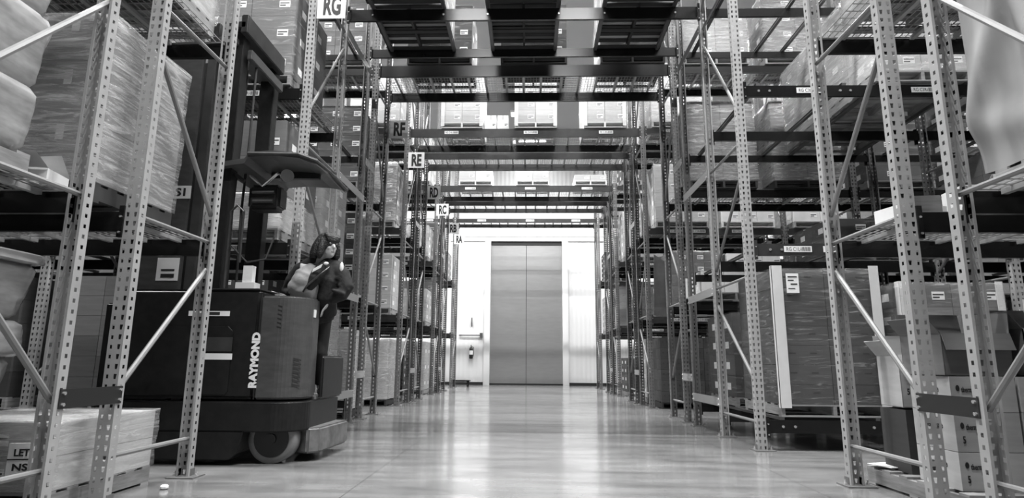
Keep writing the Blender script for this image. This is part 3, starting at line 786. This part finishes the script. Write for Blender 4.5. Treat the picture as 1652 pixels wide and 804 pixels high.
# right: draped sheet load
def sheet():
    b = MB(); nx, nz = 60, 40
    x0, y0, y1, h = 0, -1.25, 0, 1.66
    # side facing the tunnel and side facing the truck aisle, one cloth
    path = []
    for i in range(nx+1): path.append(('s', y0+(y1-y0)*i/nx))
    for i in range(1, 25): path.append(('b', 1.2*i/24))
    for k in range(nz+1):
        z = h*k/nz; fl = (1-k/nz)
        for q, (tp, v) in enumerate(path):
            fold = .05*math.exp(-((v+.28+.50*(z-1.0))/.10)**2) if tp == 's' else 0
            fold += .09*math.exp(-((v+.75-.25*z)/.13)**2) if tp == 's' else 0
            fold += .025*math.sin(v*7+z*1.4)+.006*math.sin(v*17-z*3)
            fold += .03*math.exp(-((z-.25-.3*(v+.5)**2)/.12)**2)
            off = -fold + .05*fl*0
            if tp == 's': b.v.append((x0+off+.02, v, z))
            else: b.v.append((x0+v, y1+.02*math.sin(v*9+z*3)-(.04*math.sin(v*5)), z))
    n = len(path)
    for k in range(nz):
        for q in range(n-1): b.f.append([k*n+q, k*n+q+1, (k+1)*n+q+1, (k+1)*n+q]); b.m.append(0)
    k = len(b.v); b.add([(0, y0, h), (1.2, y0, h), (1.2, y1, h), (0, y1, h)], [(0, 1, 2, 3)])
    b.add([(0, y0, 0), (1.2, y0, 0), (1.2, y0, h), (0, y0, h)], [(0, 1, 2, 3)])
    return b.mesh('draped_sheet', M['sheet'], smooth=True)
t = thing('covered_load', 'tall load under a smooth pale hanging sheet on the nearest right shelf', 'pallet load', (3.02, 3.92, 2.256))
put('draped_sheet', sheet(), t); put('inner_block', MB().box(.12, -1.2, 0, 1.15, -.12, 1.6).mesh('inner_block', M['kraft']), t)
pallet('wooden pallet under the sheet covered load, nearest right shelf', 3.05, 4.2, 2.7, 3.85, 2.112, 'wood', True)

# right shelf odds and ends (second row)
t = tag(put('wood_block', bevel(MB().box(-.12, -.06, 0, .12, .06, .14).mesh('wood_block', M['wood']), .006), None, (2.96, 4.48, 2.11), (0, 0, -.12)), 'short chunky timber block on the right near shelf edge', 'wood block')
tag(put('carton', carton_mesh(.42, .30, .14, 'boxwhite', 9, True), None, (3.10, 4.83, 2.112), (0, 0, .25)), 'white carton lying behind the timber block, right near shelf', 'box')
tag(put('carton', carton_mesh(.36, .30, .30, 'boxwhite', 9, True), None, (3.62, 4.8, 2.11), (0, 0, -.1)), 'taller white carton further back on the right near shelf', 'box')
load('flat sheets of film wrapped cartons', 2.98, 4.2, 4.40, 5.3, 4.09, .5, 2, 2, 2, 'kraftlight', 'wrapheavy', False, 0, 'wood', 'on the upper right near shelf', True)
load('flat film wrapped cartons', -4.25, -3.1, 4.40, 5.3, 4.09, .5, 2, 2, 2, 'kraftlight', 'wrapheavy', False, 0, 'wood', 'on the upper left near shelf', True)

# right floor: printed cartons
def printed_carton(label, x, y, z, w, d, h, m='kraftlight', txt=True, rz=0, openf=False, group='printed brown cartons, right foreground'):
    t = thing('printed_carton', label, 'box', (x, y, z), group, rz)
    body = MB()
    if openf:
        g = .006
        body.box(-w/2, -d/2, 0, w/2, d/2, g).box(-w/2, -d/2, 0, w/2, -d/2+g, h).box(-w/2, d/2-g, 0, w/2, d/2, h).box(-w/2, -d/2, 0, -w/2+g, d/2, h).box(w/2-g, -d/2, 0, w/2, d/2, h)
    else: body.box(-w/2+.003, -d/2+.003, 0, w/2-.003, d/2-.003, h-.004)
    put('carton_body', body.mesh('carton_body', M[m]), t)
    if openf:
        def flap(a, c, o1): return MB().add([a, c, tuple(Vector(c)+Vector(o1)), tuple(Vector(a)+Vector(o1))], [(0, 1, 2, 3)]).mesh('flap', M[m])
        for a, c, o1 in (((-w/2, d/2, h), (w/2, d/2, h), (0, .03, .17)), ((-w/2, -d/2, h), (w/2, -d/2, h), (0, -.04, -.12)), ((-w/2, -d/2, h), (-w/2, d/2, h), (-.09, 0, .12)), ((w/2, -d/2, h), (w/2, d/2, h), (.01, 0, .16))):
            q = put('flap', flap(a, c, o1), t); s = q.modifiers.new('thick', 'SOLIDIFY'); s.thickness = .005
    else:
        put('tape', MB().box(-.03, -d/2+.001, h*.78, .03, -d/2+.003, h-.003).box(-.03, -d/2, h-.004, .03, d/2, h-.002).mesh('tape', M['tape']), t)
    if txt:
        put('lettering', textmesh('thermosafe', .04, .145, .02), t, (-.082, -d/2-.001, h*.62), FACE)
        put('lettering', textmesh('PolarPack', .02, .07, .01), t, (-.05, -d/2-.001, h*.62-.045), FACE)
        put('emblem', MB().ball((0, 0, 0), (.014, .003, .022), 10, 6).mesh('emblem', M['black']), t, (-.178, -d/2, h*.62+.010))
        put('lettering', textmesh('5', .05, .02, .02), t, (-w*.38, -d/2-.001, h*.3), FACE)
        put('lettering', textmesh('thermosafe', .045, .20, .02), t, (-w/2-.001+.003, 0, h*.62), (PI/2, 0, -PI/2))
    return t
pallet('splintered wooden pallet on the floor under the right foreground cartons', 2.93, 4.10, 4.33, 5.52, .006, 'wood', True, rz=.02)
for i, (zz, hh, nm) in enumerate(((.146, .26, 'lowest'), (.406, .27, 'second up'), (.676, .25, 'third up'))):
    for j, (xx, nn) in enumerate(((3.22, 'at the tunnel edge'), (3.70, 'further into the bay'))):
        printed_carton('pale printed carton, %s in the right foreground stack, %s' % (nm, nn), xx, 4.68, zz, .46, .46, hh)
printed_carton('dark banded open topped carton on top of the right foreground stack', 3.22, 4.70, .928, .50, .46, .30, 'kraft', False, .03, True)
printed_carton('open printed carton with a lifted flap behind the right foreground stack', 3.26, 5.25, .66, .44, .34, .42, 'kraftlight', True, -.05, True)
printed_carton('closed carton carrying the open printed carton, behind the right foreground stack', 3.26, 5.25, .146, .46, .36, .50, 'kraftdark', False)
printed_carton('large open carton at the back of the right foreground stack', 3.78, 4.70, .928, .42, .46, .34, 'kraft', False, 0, True)
tag(put('cardboard_sheet', MB().box(-.3, -.12, 0, .05, .12, .006).mesh('cardboard_sheet', M['boxwhite']), None, (3.22, 5.44, .165), (0, 0, .3)), 'flat pale cardboard scrap lying on the right foreground pallet', 'cardboard')
# far right near boxes
for i, (zz, hh, mm, nm) in enumerate(((.146, .42, 'kraftlight', 'lowest'), (.566, .42, 'boxwhite', 'middle'), (.986, .42, 'kraftlight', 'topmost'))):
    t = printed_carton('large carton at the right edge, %s of three' % nm, 3.32, 3.46, zz, .58, .62, hh, mm, False, group='large cartons at the right edge')
    if i == 1: put('lettering', textmesh('PTG', .07, .20, .02), t, (-.29, .1, .34), (PI/2, 0, -PI/2)); put('lettering', textmesh('PTG', .07, .20, .02), t, (-.05, -.3095, .34), FACE)
pallet('wooden pallet under the large cartons at the right edge', 3.02, 4.2, 2.7, 3.80, .002, 'wood', True)

# scraps
tag(put('paper_scrap', MB().ball((0, 0, .02), (.035, .03, .02), 7, 5).mesh('paper_scrap', M['paper']), None, (-2.84, 4.86, 0)), 'crumpled white scrap on the floor by the left post foot', 'litter')

# ================================================================ END WALL FITTINGS
t = thing('fire_extinguisher', 'dark fire extinguisher with white label on the end wall left of the door', 'fire extinguisher', (-2.55, DY-.13, 1.12))
put('cylinder', MB().tube([(0, 0, 0), (0, 0, .02), (0, 0, .42), (0, 0, .48), (0, 0, .52)], [.06, .085, .085, .06, .03], 16).mesh('cylinder', M['ext'], True), t)
put('valve_handle', MB().box(-.015, -.05, .52, .015, .06, .56).box(-.012, -.09, .57, .012, .05, .60).tube([(0, 0, .5), (0, 0, .58)], .02).mesh('valve_handle', M['trucksteel']), t)
put('hose', MB().tube([(.03, 0, .54), (.10, 0, .50), (.12, -.02, .3), (.10, -.03, .1)], .012).mesh('hose', M['black']), t)
put('paper_label', MB().tube([(0, 0, .18), (0, 0, .36)], .087, 16).mesh('paper_label', M['white']), t)
put('bracket', MB().box(-.05, .05, .1, .05, .125, .45).mesh('bracket', M['rail']), t)
t = thing('wall_guard_bar', 'thin horizontal bar with a square end on the end wall', 'wall bar', (-2.56, DY-.08, 2.15))
put('bar', MB().tube([(-.55, 0, 0), (.42, 0, 0)], .025).mesh('bar', M['rail']), t); put('end_block', MB().box(.38, -.06, -.10, .50, .08, .10).mesh('end_block', M['rail']), t)
put('bracket', MB().box(-.5, 0, -.03, -.45, .08, .03).mesh('bracket', M['rail']), t)
t = thing('projecting_sign', 'small dark triangular sign sticking out above the fire extinguisher', 'sign', (-2.55, DY, 2.72))
put('sign_panel', MB().prism([(-.02, -.2), (-.16, .0), (-.02, .22)], -.012, .012, 0, 'x').mesh('sign_panel', M['black']), t); put('sign_bracket', MB().box(-.02, -.03, -.18, .02, 0, .2).mesh('sign_bracket', M['rail']), t)
t = thing('low_platform_cart', 'low dark platform cart on the floor at the left end of the tunnel', 'cart', (-2.78, 24.9, 0))
put('platform', MB().box(-.38, -.3, .20, .38, .3, .26).mesh('platform', M['beam']), t)
for sx in (-.3, .3):
    for sy in (-.22, .22): put('caster', MB().tube([(sx-.02, sy, .06), (sx+.02, sy, .06)], .06, 12).box(sx-.03, sy-.03, .06, sx+.03, sy+.03, .2).mesh('caster', M['hub']), t)
M['leansheet'] = mat('leaning_sheet', .12, .6, var=.2)
t = tag(put('leaning_sheet', MB().prism([(0, 0), (.30, -.06), (.34, 1.22), (.05, 1.42)], -.02, .02, 0, 'y').mesh('leaning_sheet', M['leansheet']), None, (2.86, 13.86, 2.068)), 'tall dark cardboard sheet leaning on the first shelf of row RE, right', 'cardboard')

# ================================================================ LIFT TRUCK
T = thing('lift_truck', 'black stand up reach truck driving out of the left aisle before row RG', 'forklift', (-2.6, 6.4, 0))
OX_, OY_ = -2.6, 6.4
def tp(name, b, m, parent=T, bev=0, smooth=False, loc=(0, 0, 0)):
    me = b.mesh(name, m, smooth)
    if bev: bevel(me, bev, 3)
    # vertices are given in world space; move to the parent origin
    me.transform(Matrix.Translation((-OX_, -OY_, 0)))
    return put(name, me, parent, loc)
# main power unit cover
out1 = [(-4.15, 5.95), (-2.70, 5.95), (-2.70, 6.38), (-4.15, 6.38)]
tp('motor_cover', MB().prism(out1, .62, 1.70), M['truck'], bev=.03)
arc = [(-2.69, 5.95)]
for i in range(13):
    a = -PI/2+(PI/2)*i/12
    arc.append((-2.52+.28*math.cos(a), 6.23+.28*math.sin(a)))
arc += [(-2.24, 6.38), (-2.69, 6.38)]
tc_ = tp('tail_cover', MB().prism(arc, .62, 1.64), M['truckgrey'], bev=.018); tc_['label'] = 'rounded dark grey corner cover with vents'
arcs = [(x*1.0, y-.012) for x, y in arc]
ch = [(-4.15, 5.94), (-2.69, 5.94)]
for i in range(13):
    a = -PI/2+(PI/2)*i/12
    ch.append((-2.52+.30*math.cos(a), 6.24+.30*math.sin(a)))
ch += [(-2.22, 7.12), (-4.15, 7.12)]
tp('chassis', MB().prism(ch, .31, .60), M['truck'], bev=.015)
tp('skirt', MB().prism([(-4.15, .05), (-2.88, .05), (-2.80, .12), (-2.76, .32), (-4.15, .32)], 5.94, 6.5, 0, 'y'), M['truck'], bev=.01)
bp_ = tp('bumper', MB().prism([(-2.40, 6.30), (-2.22, 6.20), (-2.12, 6.30), (-2.08, 7.10), (-2.40, 7.10)], .08, .33), M['bumper'], bev=.02); bp_['label'] = 'scuffed grey steel bumper step'
# wheel
wh = put('drive_wheel', None, T, (.07, -.24, .235))
put('tyre', (lambda b: b.mesh('tyre', M['rubber'], True))(MB().tube([(0, -.09, 0), (0, -.08, 0), (0, .08, 0), (0, .09, 0)], [.19, .235, .235, .19], 40)), wh)
put('hub', MB().tube([(0, -.094, 0), (0, -.03, 0)], [.175, .175], 32).tube([(0, -.11, 0), (0, -.09, 0)], .05, 16).mesh('hub', M['hub']), wh)
wh2 = put('caster_wheel', None, T, (.15, .45, .12)); put('tyre', MB().tube([(0, -.05, 0), (0, .05, 0)], .12, 24).mesh('tyre', M['rubber'], True), wh2)
# vents
for (vx, vz, nr, nm) in ((-2.505, 1.45, 6, 'upper'), (-2.285, .90, 7, 'lower')):
    b = MB()
    for i in range(nr):
        z = vz+(i-nr/2)*.042
        if nm == 'upper': b.add([(vx-.055, 5.951, z+.02), (vx+.03, 5.951, z), (vx+.03, 5.951, z-.016), (vx-.055, 5.951, z+.004)], [(3, 2, 1, 0)]); 
        else:
            for (xa, ya, xb, yb) in ((-2.345, 6.005, -2.285, 6.065),):
                b.add([(xa, ya-.004, z+.02), (xb, yb-.004, z), (xb, yb-.004, z-.016), (xa, ya-.004, z+.004)], [(3, 2, 1, 0)])
    tp('vent', b, M['black'])
tp('hatch', MB().prism([(-3.75, .66), (-2.98, .66), (-2.95, .69), (-2.95, 1.28), (-3.0, 1.33), (-3.75, 1.33)], 5.935, 5.95, 0, 'y'), M['truck'], bev=.004)
tp('seam', MB().box(-2.695, 5.945, .62, -2.685, 5.955, 1.66), M['black'])
nl = put('lettering', textmesh('RAYMOND', .085, .54, .06, M['white']), T, (-2.71-OX_, 5.943-OY_, 1.0), (PI/2, -PI/2, 0)); nl['label'] = 'white vertical lettering RAYMOND'
def decal(x0, z0, x1, z1, y=5.945):
    q = tp('decal', MB().box(x0, y-.002, z0, x1, y, z1), M['white']); q['label'] = 'white sticker'
    return q
decal(-3.42, 1.43, -3.0, 1.48); tp('decal_print', MB().box(-3.24, 5.941, 1.44, -3.1, 5.943, 1.47), M['trucksteel'])
decal(-3.25, 1.0, -2.93, 1.06, 5.933); q = tp('warning_picture', MB().box(-3.23, 5.930, 1.08, -2.94, 5.932, 1.22), M['trucksteel']); q['label'] = 'grey warning sticker'
tp('handle_tag', MB().box(-2.262, 6.2, 1.44, -2.236, 6.26, 1.52), M['boxwhite'])
tp('top_trim', MB().box(-3.5, 5.96, 1.70, -2.72, 6.36, 1.712), M['trucksteel'])
# compartment
tp('platform_floor', MB().box(-3.05, 6.39, .60, -2.24, 7.1, .63), M['rubber'])
tp('side_wall', MB().box(-3.6, 7.08, .60, -2.5, 7.14, 1.62), M['truck'], bev=.02)
tp('entry_panel', MB().box(-2.222, 6.42, .60, -2.18, 7.12, 1.05), M['truck'], bev=.02)
tp('battery_box', MB().box(-4.6, 6.39, .3, -3.55, 7.12, 1.60), M['truck'], bev=.02)
# mast
mast = put('mast', None, T)
def mp_(name, b, m, bev=0): return tp(name, b, m, mast, bev)
mp_('mast_plate', MB().box(-4.12, 6.06, .1, -3.62, 6.10, 4.45), M['truckgrey'], .004)
mp_('mast_rail', MB().box(-3.57, 6.05, .05, -3.47, 6.16, 4.72), M['trucksteel'], .006)
mp_('mast_rail', MB().box(-3.38, 6.06, 1.6, -3.19, 6.20, 4.62), M['truck'], .006)
mp_('mast_rail', MB().box(-3.38, 6.92, .3, -3.20, 7.06, 4.7), M['truck'], .006)
mp_('mast_rail', MB().box(-4.12, 6.92, .3, -4.0, 7.06, 4.7), M['truck'], .006)
mp_('crosshead', MB().box(-3.40, 5.98, 4.62, -3.14, 7.0, 4.70).box(-3.20, 5.98, 4.56, -3.12, 7.0, 4.78), M['trucksteel'], .01)
mp_('crosshead', MB().box(-3.44, 5.98, 4.44, -3.24, 7.0, 4.52).box(-3.16, 6.1, 4.30, -3.10, 6.95, 4.42), M['truckgrey'], .01)
for i, x in enumerate((-3.30, -3.24, -3.14)):
    mp_('hydraulic_hose', MB().tube([(x, 6.3, 4.4), (x+.01, 6.28, 3.4), (x-.01, 6.28, 2.6), (x, 6.3, 1.7)], .014), M['black'])
mp_('hydraulic_hose', MB().tube([(-3.2, 6.25, 2.2), (-3.0, 6.2, 2.02), (-2.8, 6.2, 2.05), (-2.75, 6.25, 2.3)], .010), M['black'])
for x0, z0, x1, z1 in ((-3.84, 2.68, -3.60, 2.82), (-3.87, 1.80, -3.64, 2.04)):
    q = mp_('plate_sign', MB().box(x0, 6.052, z0, x1, 6.06, z1), M['boxwhite']); q['label'] = 'pale rectangular plate'
    if z0 < 2: 
        mp_('plate_print', MB().box(x0+.05, 6.048, z0+.03, x1-.04, 6.052, z0+.07).box(x0+.05, 6.048, z0+.10, x1-.04, 6.052, z0+.12), M['black'])
    else: put('lettering', textmesh('S1', .09, .11, .04), mast, (-3.71-OX_, 6.050-OY_, 2.75), FACE)
# overhead guard
gd = put('overhead_guard', None, T)
g = MB()
prof = [(-3.30, 3.06), (-3.02, 3.10), (-2.98, 3.17), (-2.75, 3.19), (-2.45, 3.17), (-2.30, 3.13), (-2.22, 3.07)]
n = len(prof)
def gy(i): return (5.98 + (.0 if i < 4 else (.04, .14, .30)[i-4]))
vs = []
for i, (x, z) in enumerate(prof):
    vs += [(x, gy(i), z), (x, gy(i), z-.055), (x, 7.08-(.0 if i < 5 else .06*(i-4)), z-.02), (x, 7.08-(.0 if i < 5 else .06*(i-4)), z-.075)]
for i in range(n-1):
    a = 4*i; c = 4*(i+1)
    g.add([vs[a], vs[c], vs[c+2], vs[a+2]], [(0, 1, 2, 3)]).add([vs[a+1], vs[c+1], vs[c+3], vs[a+3]], [(3, 2, 1, 0)])
    g.add([vs[a], vs[c], vs[c+1], vs[a+1]], [(3, 2, 1, 0)]).add([vs[a+2], vs[c+2], vs[c+3], vs[a+3]], [(0, 1, 2, 3)])
g.add([vs[-4], vs[-3], vs[-1], vs[-2]], [(0, 1, 2, 3)]).add([vs[0], vs[1], vs[3], vs[2]], [(0, 1, 2, 3)])
tp('guard_plate', g, M['truckgrey'], gd)
tp('guard_rim', MB().tube([(-2.98, 5.97, 3.15), (-2.45, 6.0, 3.15), (-2.30, 6.12, 3.12), (-2.22, 6.30, 3.06), (-2.20, 6.9, 3.02)], .022), M['trucksteel'], gd)
tp('guard_rib', MB().box(-2.95, 6.5, 3.04, -2.4, 6.56, 3.12), M['truck'], gd)
for x, y in ((-3.3, 7.02), (-3.3, 6.1)): tp('guard_post', MB().box(x-.03, y-.03, 1.6, x+.03, y+.03, 3.06), M['truck'], gd)
tp('camera_housing', MB().box(-3.05, 6.18, 2.60, -2.70, 6.42, 2.88), M['truck'], gd, .04)
tp('housing_ring', MB().tube([(-2.98, 6.17, 2.68), (-2.76, 6.17, 2.68)], .02).tube([(-2.99, 6.17, 2.78), (-2.75, 6.17, 2.78)], .02), M['trucksteel'], gd)
tp('work_lamp', MB().tube([(-2.62, 6.1, 2.93), (-2.56, 6.02, 2.92)], [.05, .07], 16), M['trucksteel'], gd)
tp('mounting_arm', MB().tube([(-3.05, 6.2, 2.98), (-2.9, 6.2, 2.86), (-2.75, 6.2, 3.0), (-2.62, 6.15, 2.95)], .018), M['bolt'], gd)
tp('mounting_arm', MB().tube([(-3.25, 6.15, 3.02), (-3.08, 6.15, 2.9)], .02), M['trucksteel'], gd)
tp('grab_bar', MB().tube([(-3.17, 6.1, 1.70), (-3.17, 6.1, 2.55), (-3.10, 6.1, 2.62), (-3.03, 6.1, 2.55), (-3.03, 6.1, 2.0)], .013), M['trucksteel'], gd)
tp('clipboard', MB().box(-3.08, 6.16, 1.715, -2.88, 6.30, 1.80).box(-3.02, 6.18, 1.80, -2.92, 6.26, 1.98), M['boxwhite'], T)
# forks, reaching the other way along the aisle
fk = put('fork', MB().box(-2.6, -.35, .06, -1.9, -.22, .10).mesh('fork', M['trucksteel']), T, (-.05, 0, 0))
fk2 = put('fork', fk.data, T, (-.05, .57, 0))

# ================================================================ PERSON
P = thing('person', 'woman with dark bobbed hair in a dark jacket leaning out of the truck', 'person', (-2.42, 6.68, .63))
PX = Vector((-2.42, 6.68, .63))
def fuse(name, b, m, voxel=.012, parent=P, sm=6):
    me = b.mesh(name, m, True); me.transform(Matrix.Translation(-PX))
    o = put(name, me, parent)
    r = o.modifiers.new('r', 'REMESH'); r.mode = 'VOXEL'; r.voxel_size = voxel; r.use_smooth_shade = True
    s = o.modifiers.new('s', 'SMOOTH'); s.iterations = sm; s.factor = .5
    bpy.context.view_layer.update()
    me2 = bpy.data.meshes.new_from_object(o.evaluated_get(bpy.context.evaluated_depsgraph_get()))
    o.modifiers.clear(); o.data = me2
    return o
def raw(name, b, m, parent=P, smooth=True):
    me = b.mesh(name, m, smooth); me.transform(Matrix.Translation(-PX)); return put(name, me, parent)
hc = Vector((-2.19, 6.36, 2.225))       # head centre
# looking toward +x, slightly at the camera and down
fd = Vector((.80, -.60, -.10)).normalized(); sd = fd.cross(Vector((0, 0, 1))).normalized(); ud = sd.cross(fd)
HR = Matrix((fd, sd, ud)).transposed()
def hp(a, b_, c): return hc + fd*a + sd*b_ + ud*c
body = MB()
body.ball(hc, (.098, .078, .125), 20, 14, rot=HR)
body.ball(hp(.035, 0, -.06), (.068, .058, .075), 16, 10, rot=HR)
body.ball(hp(.075, 0, -.098), (.028, .028, .022), 12, 8, rot=HR)                      # chin
body.tube([hp(.098, 0, .02), hp(.118, 0, -.018), hp(.100, 0, -.032)], [.010, .017, .010], 8)   # nose
for s in (-1, 1):
    body.ball(hp(.072, s*.036, -.025), (.022, .022, .022), 10, 8, rot=HR)               # cheeks
    body.ball(hp(.086, s*.034, .030), (.012, .026, .010), 10, 8, rot=HR)                # brow
    body.ball(hp(-.005, s*.080, -.01), (.022, .010, .034), 10, 8, rot=HR)               # ears
body.tube([hp(-.02, 0, -.07), (-2.30, 6.43, 2.06), (-2.33, 6.46, 1.98)], [.055, .055, .07], 14)
sL, sR = Vector((-2.50, 6.40, 1.98)), Vector((-2.12, 6.52, 1.96))
body.tube([sL, (-2.31, 6.46, 1.99), sR], [.07, .09, .07], 14)
body.tube([(-2.31, 6.46, 1.98), (-2.36, 6.47, 1.80), (-2.38, 6.55, 1.60), (-2.38, 6.62, 1.48)], [.13, .135, .12, .14], 18)
elL, haL = Vector((-2.64, 6.50, 1.76)), Vector((-2.50, 6.50, 1.76))
elR, haR = Vector((-1.99, 6.42, 1.74)), Vector((-2.15, 6.40, 1.62))
body.tube([sL, elL, Vector((-2.56, 6.36, 1.72))], [.052, .042, .03], 12); body.tube([sR, elR, haR], [.052, .042, .030], 12)
for s, hx in ((-1, -2.46), (1, -2.30)):
    body.tube([(hx, 6.64, 1.50), (hx+.01, 6.60, 1.08), (hx+.01, 6.70, .70)], [.088, .062, .042], 14)
    body.tube([(hx+.01, 6.73, .68), (hx+.05, 6.60, .665)], [.04, .033], 10)
bd = fuse('body', body, M['skin'], .009)
# hands (one on the cover edge, one on the controls), five fingers each
for (w0, dr, nm) in ((haR, Vector((-.50, -.10, -.8)), 'r'), (Vector((-2.56, 6.36, 1.72)), Vector((.7, -.45, -.1)), 'l')):
    dr.normalize(); side = dr.cross(Vector((0, 0, 1))).normalized(); b = MB()
    b.ball(w0+dr*.05, (.05, .042, .017), 14, 8, rot=Matrix((dr, side, dr.cross(side))).transposed())
    for i, L in enumerate((.062, .075, .070, .055)):
        o = w0+dr*.085+side*(.030-.020*i)
        b.tube([o-dr*.02, o+dr*L*.5+Vector((0, 0, .006)), o+dr*L*.9+Vector((0, 0, -.012)), o+dr*L+Vector((0, 0, -.03))], [.010, .009, .008, .006], 8)
    o = w0+dr*.03+side*.035
    b.tube([o, o+side*.03+dr*.02, o+side*.035+dr*.055], [.012, .010, .007], 8)
    fuse('hand', b, M['skin'], .004, sm=2)
# face
for s in (-1, 1):
    raw('eye', MB().ball(hp(.090, s*.034, .012), (.008, .014, .006), 10, 6, rot=HR), M['eye'])
    raw('eyebrow', MB().tube([hp(.094, s*.018, .034), hp(.094, s*.036, .040), hp(.082, s*.055, .034)], .0045, 6), M['hair'])
raw('mouth', MB().ball(hp(.098, 0, -.060), (.008, .024, .007), 12, 6, rot=HR), M['lip'])
# hair: bob with fringe
b = MB()
b.ball(hp(-.035, 0, .032), (.136, .118, .126), 20, 14, rot=HR)
for k in range(9):     # locks falling at the sides and back, face left open
    a = math.radians(62+k*29.5); x, y = math.cos(a), math.sin(a)
    b.tube([hp(-.03+.09*x, .085*y, .06), hp(-.035+.125*x, .112*y, -.02), hp(-.045+.14*x, .122*y, -.10), hp(-.06+.15*x, .12*y, -.15)], [.038, .040, .038, .016], 10)
for k in range(5):
    y = (k-2)*.030
    b.tube([hp(.02, y, .125), hp(.085, y*1.05, .090), hp(.106-abs(y)*.3, y*1.1, .050)], [.030, .024, .012], 8)
fuse('hair', b, M['hair'], .008, sm=4)
# shirt
b = MB()
b.tube([(-2.33, 6.42, 1.98), (-2.39, 6.36, 1.88), (-2.42, 6.36, 1.76), (-2.42, 6.44, 1.62), (-2.40, 6.58, 1.50)], [.10, .150, .160, .15, .15], 18)
b.ball((-2.42, 6.30, 1.83), (.125, .11, .11), 16, 10)
b.ball((-2.48, 6.30, 1.77), (.10, .10, .09), 16, 10)
fuse('shirt', b, M['shirt'], .012)
# jacket: back, collar, sleeves, open front
b = MB()
b.tube([(-2.33, 6.50, 2.02), (-2.35, 6.54, 1.84), (-2.36, 6.62, 1.56), (-2.36, 6.66, 1.44)], [.14, .20, .19, .18], 18)
b.tube([(-2.56, 6.42, 1.90), (-2.50, 6.42, 1.99), (-2.38, 6.42, 2.07), (-2.28, 6.46, 2.08)], [.055, .065, .06, .06], 14)
b.tube([(-2.50, 6.42, 2.0), (-2.60, 6.44, 1.86), (-2.66, 6.48, 1.74), (-2.57, 6.38, 1.715)], [.07, .068, .062, .05], 14)
b.tube([(-2.20, 6.42, 2.07), (-2.22, 6.34, 1.98), (-2.30, 6.29, 1.86), (-2.36, 6.28, 1.74)], [.055, .075, .075, .06], 12)
b.tube([(-2.28, 6.50, 2.06), (-2.14, 6.46, 2.01), (-2.04, 6.42, 1.92), (-1.98, 6.40, 1.78), (-2.02, 6.38, 1.70), (-2.13, 6.40, 1.65)], [.07, .088, .090, .084, .078, .058], 14)
b.tube([(-2.14, 6.44, 2.0), (-2.16, 6.40, 1.84), (-2.2, 6.42, 1.68), (-2.22, 6.55, 1.5)], [.08, .10, .11, .11], 14)
for (a, c, r) in (((-2.05, 6.33, 1.80), (-1.93, 6.36, 1.74), .02), ((-2.10, 6.30, 1.74), (-1.96, 6.31, 1.69), .022), ((-2.08, 6.34, 1.88), (-1.96, 6.35, 1.84), .018)):
    b.tube([a, c], r, 8)
fuse('jacket', b, M['jacket'], .012, sm=4)
zp = raw('zipper', MB().tube([(-2.13, 6.26, 1.98), (-2.22, 6.225, 1.89), (-2.34, 6.205, 1.77), (-2.38, 6.22, 1.71)], .010, 6), M['trucksteel'])
raw('badge', MB().ball((-2.17, 6.265, 2.02), (.028, .008, .018), 12, 6), M['white'])
q = raw('name_tag', MB().add([(-2.30, 6.215, 1.915), (-2.20, 6.20, 1.965), (-2.185, 6.20, 2.005), (-2.285, 6.215, 1.955)], [(0, 1, 2, 3)]).add([(-2.30, 6.22, 1.915), (-2.20, 6.205, 1.965), (-2.185, 6.205, 2.005), (-2.285, 6.22, 1.955)], [(3, 2, 1, 0)]), M['white'], smooth=False)
sh = raw('shoulder_patch', MB().ball((-2.03, 6.36, 1.99), (.022, .03, .06), 10, 8), M['boxwhite'])
# trousers, shoes
b = MB()
b.tube([(-2.38, 6.60, 1.58), (-2.38, 6.66, 1.46)], [.165, .17], 16)
for hx in (-2.46, -2.30):
    b.tube([(hx, 6.65, 1.50), (hx+.01, 6.61, 1.08), (hx+.01, 6.71, .74)], [.105, .080, .066], 14)
fuse('trousers', b, M['trousers'], .012)
for hx in (-2.46, -2.30):
    fuse('shoe', MB().tube([(hx+.01, 6.76, .668), (hx+.03, 6.66, .668), (hx+.06, 6.56, .66)], [.042, .046, .034], 12, flat=.9), M['black'], .008)
